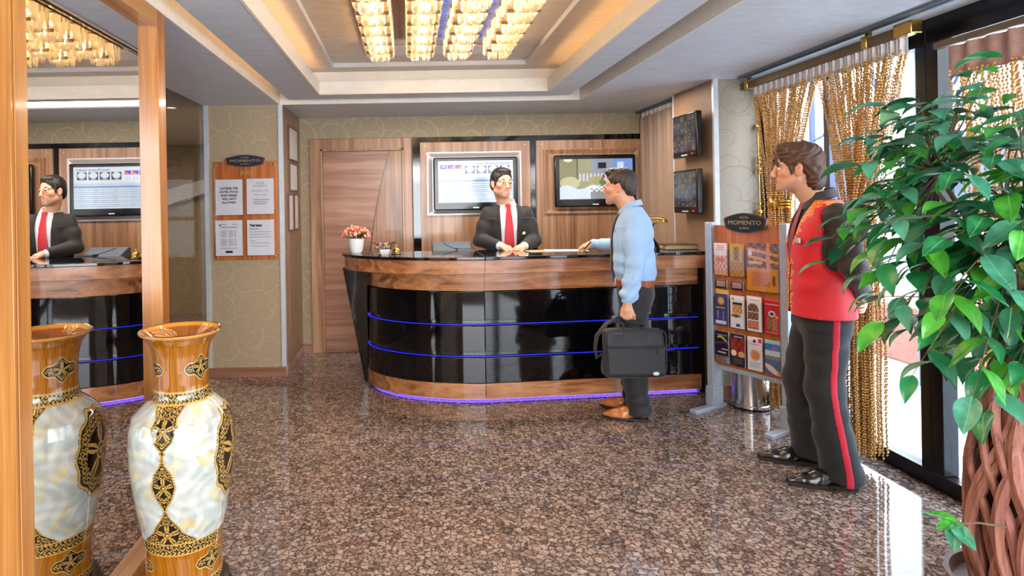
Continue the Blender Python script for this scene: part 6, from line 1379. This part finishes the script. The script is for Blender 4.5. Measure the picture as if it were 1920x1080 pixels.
# metal bin and steel planter
wb = thing('waste_bin', 'round polished metal bin on the floor behind the brochure stand', 'bin', (2.44, 4.31, 0))
MB().lathe([(0.118, 0.0), (0.128, 0.012), (0.128, 0.03), (0.122, 0.036), (0.122, 0.40), (0.126, 0.41), (0.118, 0.412), (0.114, 0.40), (0.114, 0.03), (0.001, 0.03)], (2.44, 4.31), 40).build('drum', M['steel'], wb)
MB().lathe([(0.131, 0.0), (0.131, 0.014), (0.127, 0.016), (0.127, 0.0)], (2.44, 4.31), 40, cap=False).build('base_ring', M['black_plastic'], wb)
QX, QY = 2.575, 3.70
sp = thing('steel_planter', 'brushed steel planter with a young green plant beside the brochure stand', 'planter', (QX, QY, 0))
MB().lathe([(0.122, 0), (0.126, 0.004), (0.126, 0.255), (0.122, 0.258), (0.117, 0.25), (0.117, 0.22), (0.001, 0.22)], (QX, QY), 40).build('pot', M['steel'], sp)
MB().lathe([(0.117, 0.222), (0.07, 0.232), (0.001, 0.234)], (QX, QY), 24).build('soil', plain('soil', (58, 44, 36), 0.9, var=0.4), sp)
def leaf_mesh(name, mat, fold_=0.25, droop=0.25, wd=0.46, seed=0):
    r = np.random.default_rng(seed); N = 9; vs = []; fs = []
    for i in range(N):
        s_ = i / (N - 1); w_ = wd * 0.5 * (math.sin(math.pi * s_ ** 0.84) ** 0.85) * (1 - 0.15 * s_) if 0 < i < N - 1 else 0.002
        zc = -droop * s_ * s_ + 0.04 * math.sin(s_ * 5 + seed)
        for q, f_ in ((-1, 1), (-0.5, 0.45), (0, 0), (0.5, 0.45), (1, 1)): vs.append((s_, q * w_, zc + f_ * fold_ * w_ + 0.02 * math.sin(7 * s_ + 3 * q + seed)))
    for i in range(N - 1):
        for k in range(4): fs.append((5 * i + k, 5 * i + k + 1, 5 * i + 6 + k, 5 * i + 5 + k))
    return MB().add(vs, fs).mesh(name, mat, True, 180)
def leafmat(name, a, b):
    t = NT(name); n = t.noise(t.pos((1, 1, 1), obj=True), 3, 3); g = t.new('TexCoord'); s_ = t.new('SeparateXYZ'); t.link(g.outputs['Object'], s_.inputs[0])
    rib = t.math('LESS_THAN', t.math('ABSOLUTE', s_.outputs[1]), 0.012); c = t.ramp(n, [(0.3, lin(a)), (0.7, lin(b))]); c = t.mix(t.math('MULTIPLY', rib, 0.4), c, rgba((150, 200, 130)))
    tl = t.new('BsdfTranslucent'); t.link(c, tl.inputs[0]); t.set(c, 0.32, spec=0.55, coat=0.15); mx = t.new('MixShader'); mx.inputs[0].default_value = 0.22
    t.link(t.b.outputs[0], mx.inputs[1]); t.link(tl.outputs[0], mx.inputs[2]); t.link(mx.outputs[0], t.n['Material Output'].inputs[0]); return t.m
LM = [leafmat('ficus_green_a', (18, 92, 50), (40, 132, 72)), leafmat('ficus_green_b', (40, 134, 40), (84, 172, 52)), leafmat('ficus_green_c', (40, 120, 92), (90, 164, 130)), leafmat('ficus_green_d', (16, 66, 40), (32, 96, 58)), leafmat('ficus_green_e', (110, 128, 44), (156, 150, 62))]
LEAF = [leaf_mesh('leaf', LM[k], 0.22 + 0.06 * (k % 3), 0.15 + 0.07 * (k % 4), 0.50 + 0.03 * (k % 3), k) for k in (0, 0, 1, 2, 3, 1, 2, 4, 0, 3)]
def leaf_frame(p, d, L, twist):
    d = Vector(d).normalized(); up = Vector((0, 0, 1)); s_ = d.cross(up)
    s_ = s_.normalized() if s_.length > 0.1 else Vector((0, 1, 0)); n = s_.cross(d)
    m = Matrix((d, -s_ * math.cos(twist) + n * math.sin(twist), n * math.cos(twist) + s_ * math.sin(twist))).transposed().to_4x4()
    return Matrix.Translation(p) @ m @ Matrix.Scale(L, 4)
def put_leaf(parent, me, M4): o = link('leaf', me, parent); o.matrix_local = world_of(parent).inverted() @ M4; return o
yl = leafmat('young_leaf', (84, 140, 40), (140, 184, 70)); yme = [leaf_mesh('leaf', yl, 0.2, 0.3, 0.42, s_) for s_ in (3, 4)]
r = np.random.default_rng(4); stm = MB()
for k, (a, h, lean) in enumerate(((2.6, 0.66, 0.16), (3.6, 0.58, 0.13), (3.1, 0.46, 0.10), (4.6, 0.50, 0.10), (1.4, 0.55, 0.07))):
    P = [Vector((QX + 0.02 * math.cos(a), QY + 0.02 * math.sin(a), 0.23))]
    for i in range(1, 7): s_ = i / 6; P.append(Vector((QX + (0.02 + lean * s_ ** 1.5) * math.cos(a), QY + (0.02 + lean * s_ ** 1.5) * math.sin(a), 0.23 + (h - 0.1) * s_)))
    stm.tube(P, [0.004] * 6 + [0.0015], 6)
    for i in range(2, 7):
        for q in (-1, 1):
            b = a + q * (0.9 + 0.5 * r.random()); put_leaf(sp, yme[(i + k) % 2], leaf_frame(P[i], (math.cos(b), math.sin(b), 0.15 + 0.3 * r.random()), 0.062 + 0.02 * r.random(), q * 0.3))
stm.build('stems', yl, sp)

# ================================================================== ficus with a woven trunk
TX, TY = 2.04, 1.93
fc = thing('ficus_tree', 'leafy ficus tree with a thick trunk of woven vines by the window', 'tree', (TX, TY, 0))
MB().lathe([(0.20, 0), (0.215, 0.02), (0.245, 0.20), (0.25, 0.215), (0.235, 0.215), (0.225, 0.18), (0.001, 0.18)], (TX, TY), 36).build('pot', plain('brown_pot', (96, 66, 50), 0.5), fc)
M['vine'] = wood('vine_bark', (96, 54, 44), (146, 90, 76), (178, 122, 106), 'z', 0.7, 0.0, 1.2)
def tr_r(z): return float(np.interp(z, [0.15, 0.35, 0.6, 0.75, 0.9, 1.1, 1.3], [0.16, 0.195, 0.19, 0.155, 0.125, 0.085, 0.055]))
for k in range(56):
    s_ = 1 if k % 2 else -1; a0 = k * 2 * math.pi / 56 + 0.1 * r.random(); tw = s_ * (0.7 + 0.9 * r.random()); ph = r.random() * 6; P = []; rad = []; top = 1.0 + 0.28 * r.random()
    for z in np.arange(0.16, top, 0.035):
        q = tr_r(z) - 0.020 * (0.5 + 0.5 * math.sin(9 * z + ph)) - (0.022 if k % 5 == 0 else 0); a = a0 + tw * z * 1.1 + 0.14 * math.sin(8 * z + ph)
        P.append((TX + q * math.cos(a), TY + q * math.sin(a), z)); rad.append(0.0150 + 0.003 * math.sin(13 * z + ph * 2) - 0.004 * (z > 1.0))
    MB().tube(P, rad, 7).build('vine', M['vine'], fc)
MB().lathe([(0.14, 0.16), (0.165, 0.4), (0.16, 0.62), (0.12, 0.78), (0.075, 0.92), (0.04, 1.1), (0.02, 1.3)], (TX, TY), 16).build('core', plain('dark_core', (52, 32, 26), 0.9), fc)
M['branch'] = plain('grey_brown_branch', (92, 76, 54), 0.7)
CR = Vector((1.97, 1.86, 1.40)); CRr = Vector((0.62, 0.50, 0.56)); twigs = []
for k in range(270):
    i = k + 0.5; ph = math.acos(1 - 2 * i / 270); th = math.pi * (1 + 5 ** 0.5) * i
    d = Vector((math.cos(th) * math.sin(ph), math.sin(th) * math.sin(ph), math.cos(ph)))
    if d.y > 0.75 or d.z < -0.93: continue
    e_ = 0.50 + 0.52 * r.random(); tip = CR + Vector((d.x * CRr.x, d.y * CRr.y, d.z * CRr.z)) * e_
    if tip.x > 2.36: continue
    twigs.append((tip, d))
for z_, (x_, y_) in ((0.95, (1.52, 1.62)), (0.90, (1.60, 1.66)), (0.98, (1.46, 1.74)), (0.93, (1.68, 1.55))): twigs.append((Vector((x_, y_, z_)), Vector((-0.6, -0.4, -0.35)).normalized()))
limbs = []
for k in range(7):
    a = k * 0.9 + 0.3; e_ = Vector((TX + 0.30 * math.cos(a), TY + 0.24 * math.sin(a), 1.42 + 0.05 * (k % 4))); limbs.append(e_)
    MB().tube([(TX + 0.03 * math.cos(a), TY + 0.03 * math.sin(a), 1.0), (TX + 0.10 * math.cos(a), TY + 0.10 * math.sin(a), 1.22), e_], [0.016, 0.012, 0.006], 7).build('branch', M['branch'], fc)
allv = []
for tip, d in twigs:
    root = min(limbs + [Vector((TX, TY, 1.1))], key=lambda q: (q - tip).length); mid = (root + tip) / 2 + Vector((0, 0, 0.04))
    pts = [root * (1 - s_) ** 2 + mid * 2 * s_ * (1 - s_) + tip * s_ * s_ for s_ in np.linspace(0, 1, 7)]
    allv.append((pts, [0.004, 0.0035, 0.003, 0.0024, 0.002, 0.0016, 0.0012]))
    for q in range(5):
        s_ = 1.0 - 0.14 * q; p = root * (1 - s_) ** 2 + mid * 2 * s_ * (1 - s_) + tip * s_ * s_
        az = math.atan2(d.y, d.x) + (0 if q == 0 else (1 if q % 2 else -1) * (0.7 + 0.7 * r.random())); el = (d.z * 0.35 - 0.35) + 0.45 * (r.random() - 0.5)
        dv = Vector((math.cos(az) * math.cos(el), math.sin(az) * math.cos(el), math.sin(el))); L = 0.090 + 0.034 * r.random()
        limbs_dist = (p - Vector((0, 0, 1.5))).length
        allv[-1] += ((p, dv, L, 0.9 * (r.random() - 0.5)),)
tm = MB(); cand = []
for item in allv:
    tm.tube(item[0], item[1], 5); cand += item[2:]
tm.build('twigs', M['branch'], fc, kind='stuff')
cand.sort(key=lambda c_: c_[0].y)
big_ = cand[:292]; rest = cand[292:]
for k, c_ in enumerate(big_): put_leaf(fc, LEAF[int(r.integers(0, 10))], leaf_frame(*c_))
mb = MB(); src = leaf_mesh('leaf_source', LM[0], 0.25, 0.25, 0.48, 5); sv = [v.co.copy() for v in src.vertices]; sf = [tuple(p.vertices) for p in src.polygons]; bpy.data.meshes.remove(src)
for k, c_ in enumerate(rest): m4 = leaf_frame(*c_); mb.add([m4 @ p for p in sv], sf, k % 4)
mb.build('leaves', LM[:4], fc, kind='stuff', angle=180)
MB().tube([(1.83, 1.85, 0.47), (1.72, 1.82, 0.50), (1.63, 1.80, 0.51)], [0.004, 0.003, 0.002], 6).build('branch', M['branch'], fc)
for k, (b, el) in enumerate(((3.3, 0.1), (2.4, 0.3), (3.9, -0.5), (4.6, -0.2))): put_leaf(fc, LEAF[(2, 5, 3, 6)[k]], leaf_frame(Vector((1.66 - 0.01 * k, 1.81, 0.505)), (math.cos(b) * math.cos(el), math.sin(b) * math.cos(el), math.sin(el)), 0.085, 0.2 * k - 0.3))
# corridor downlight
dl = thing('downlight', 'small round lit downlight in the ceiling seen through the smoked glass', 'downlight', (-2.09, 5.30, 2.38))
MB().lathe([(0.055, 2.399), (0.058, 2.392), (0.045, 2.388), (0.04, 2.399)], (-2.09, 5.30), 24, cap=False).build('rim', M['silver'], dl)
MB().lathe([(0.041, 2.395), (0.041, 2.399)], (-2.09, 5.30), 20).build('lamp', M['downlight'], dl)
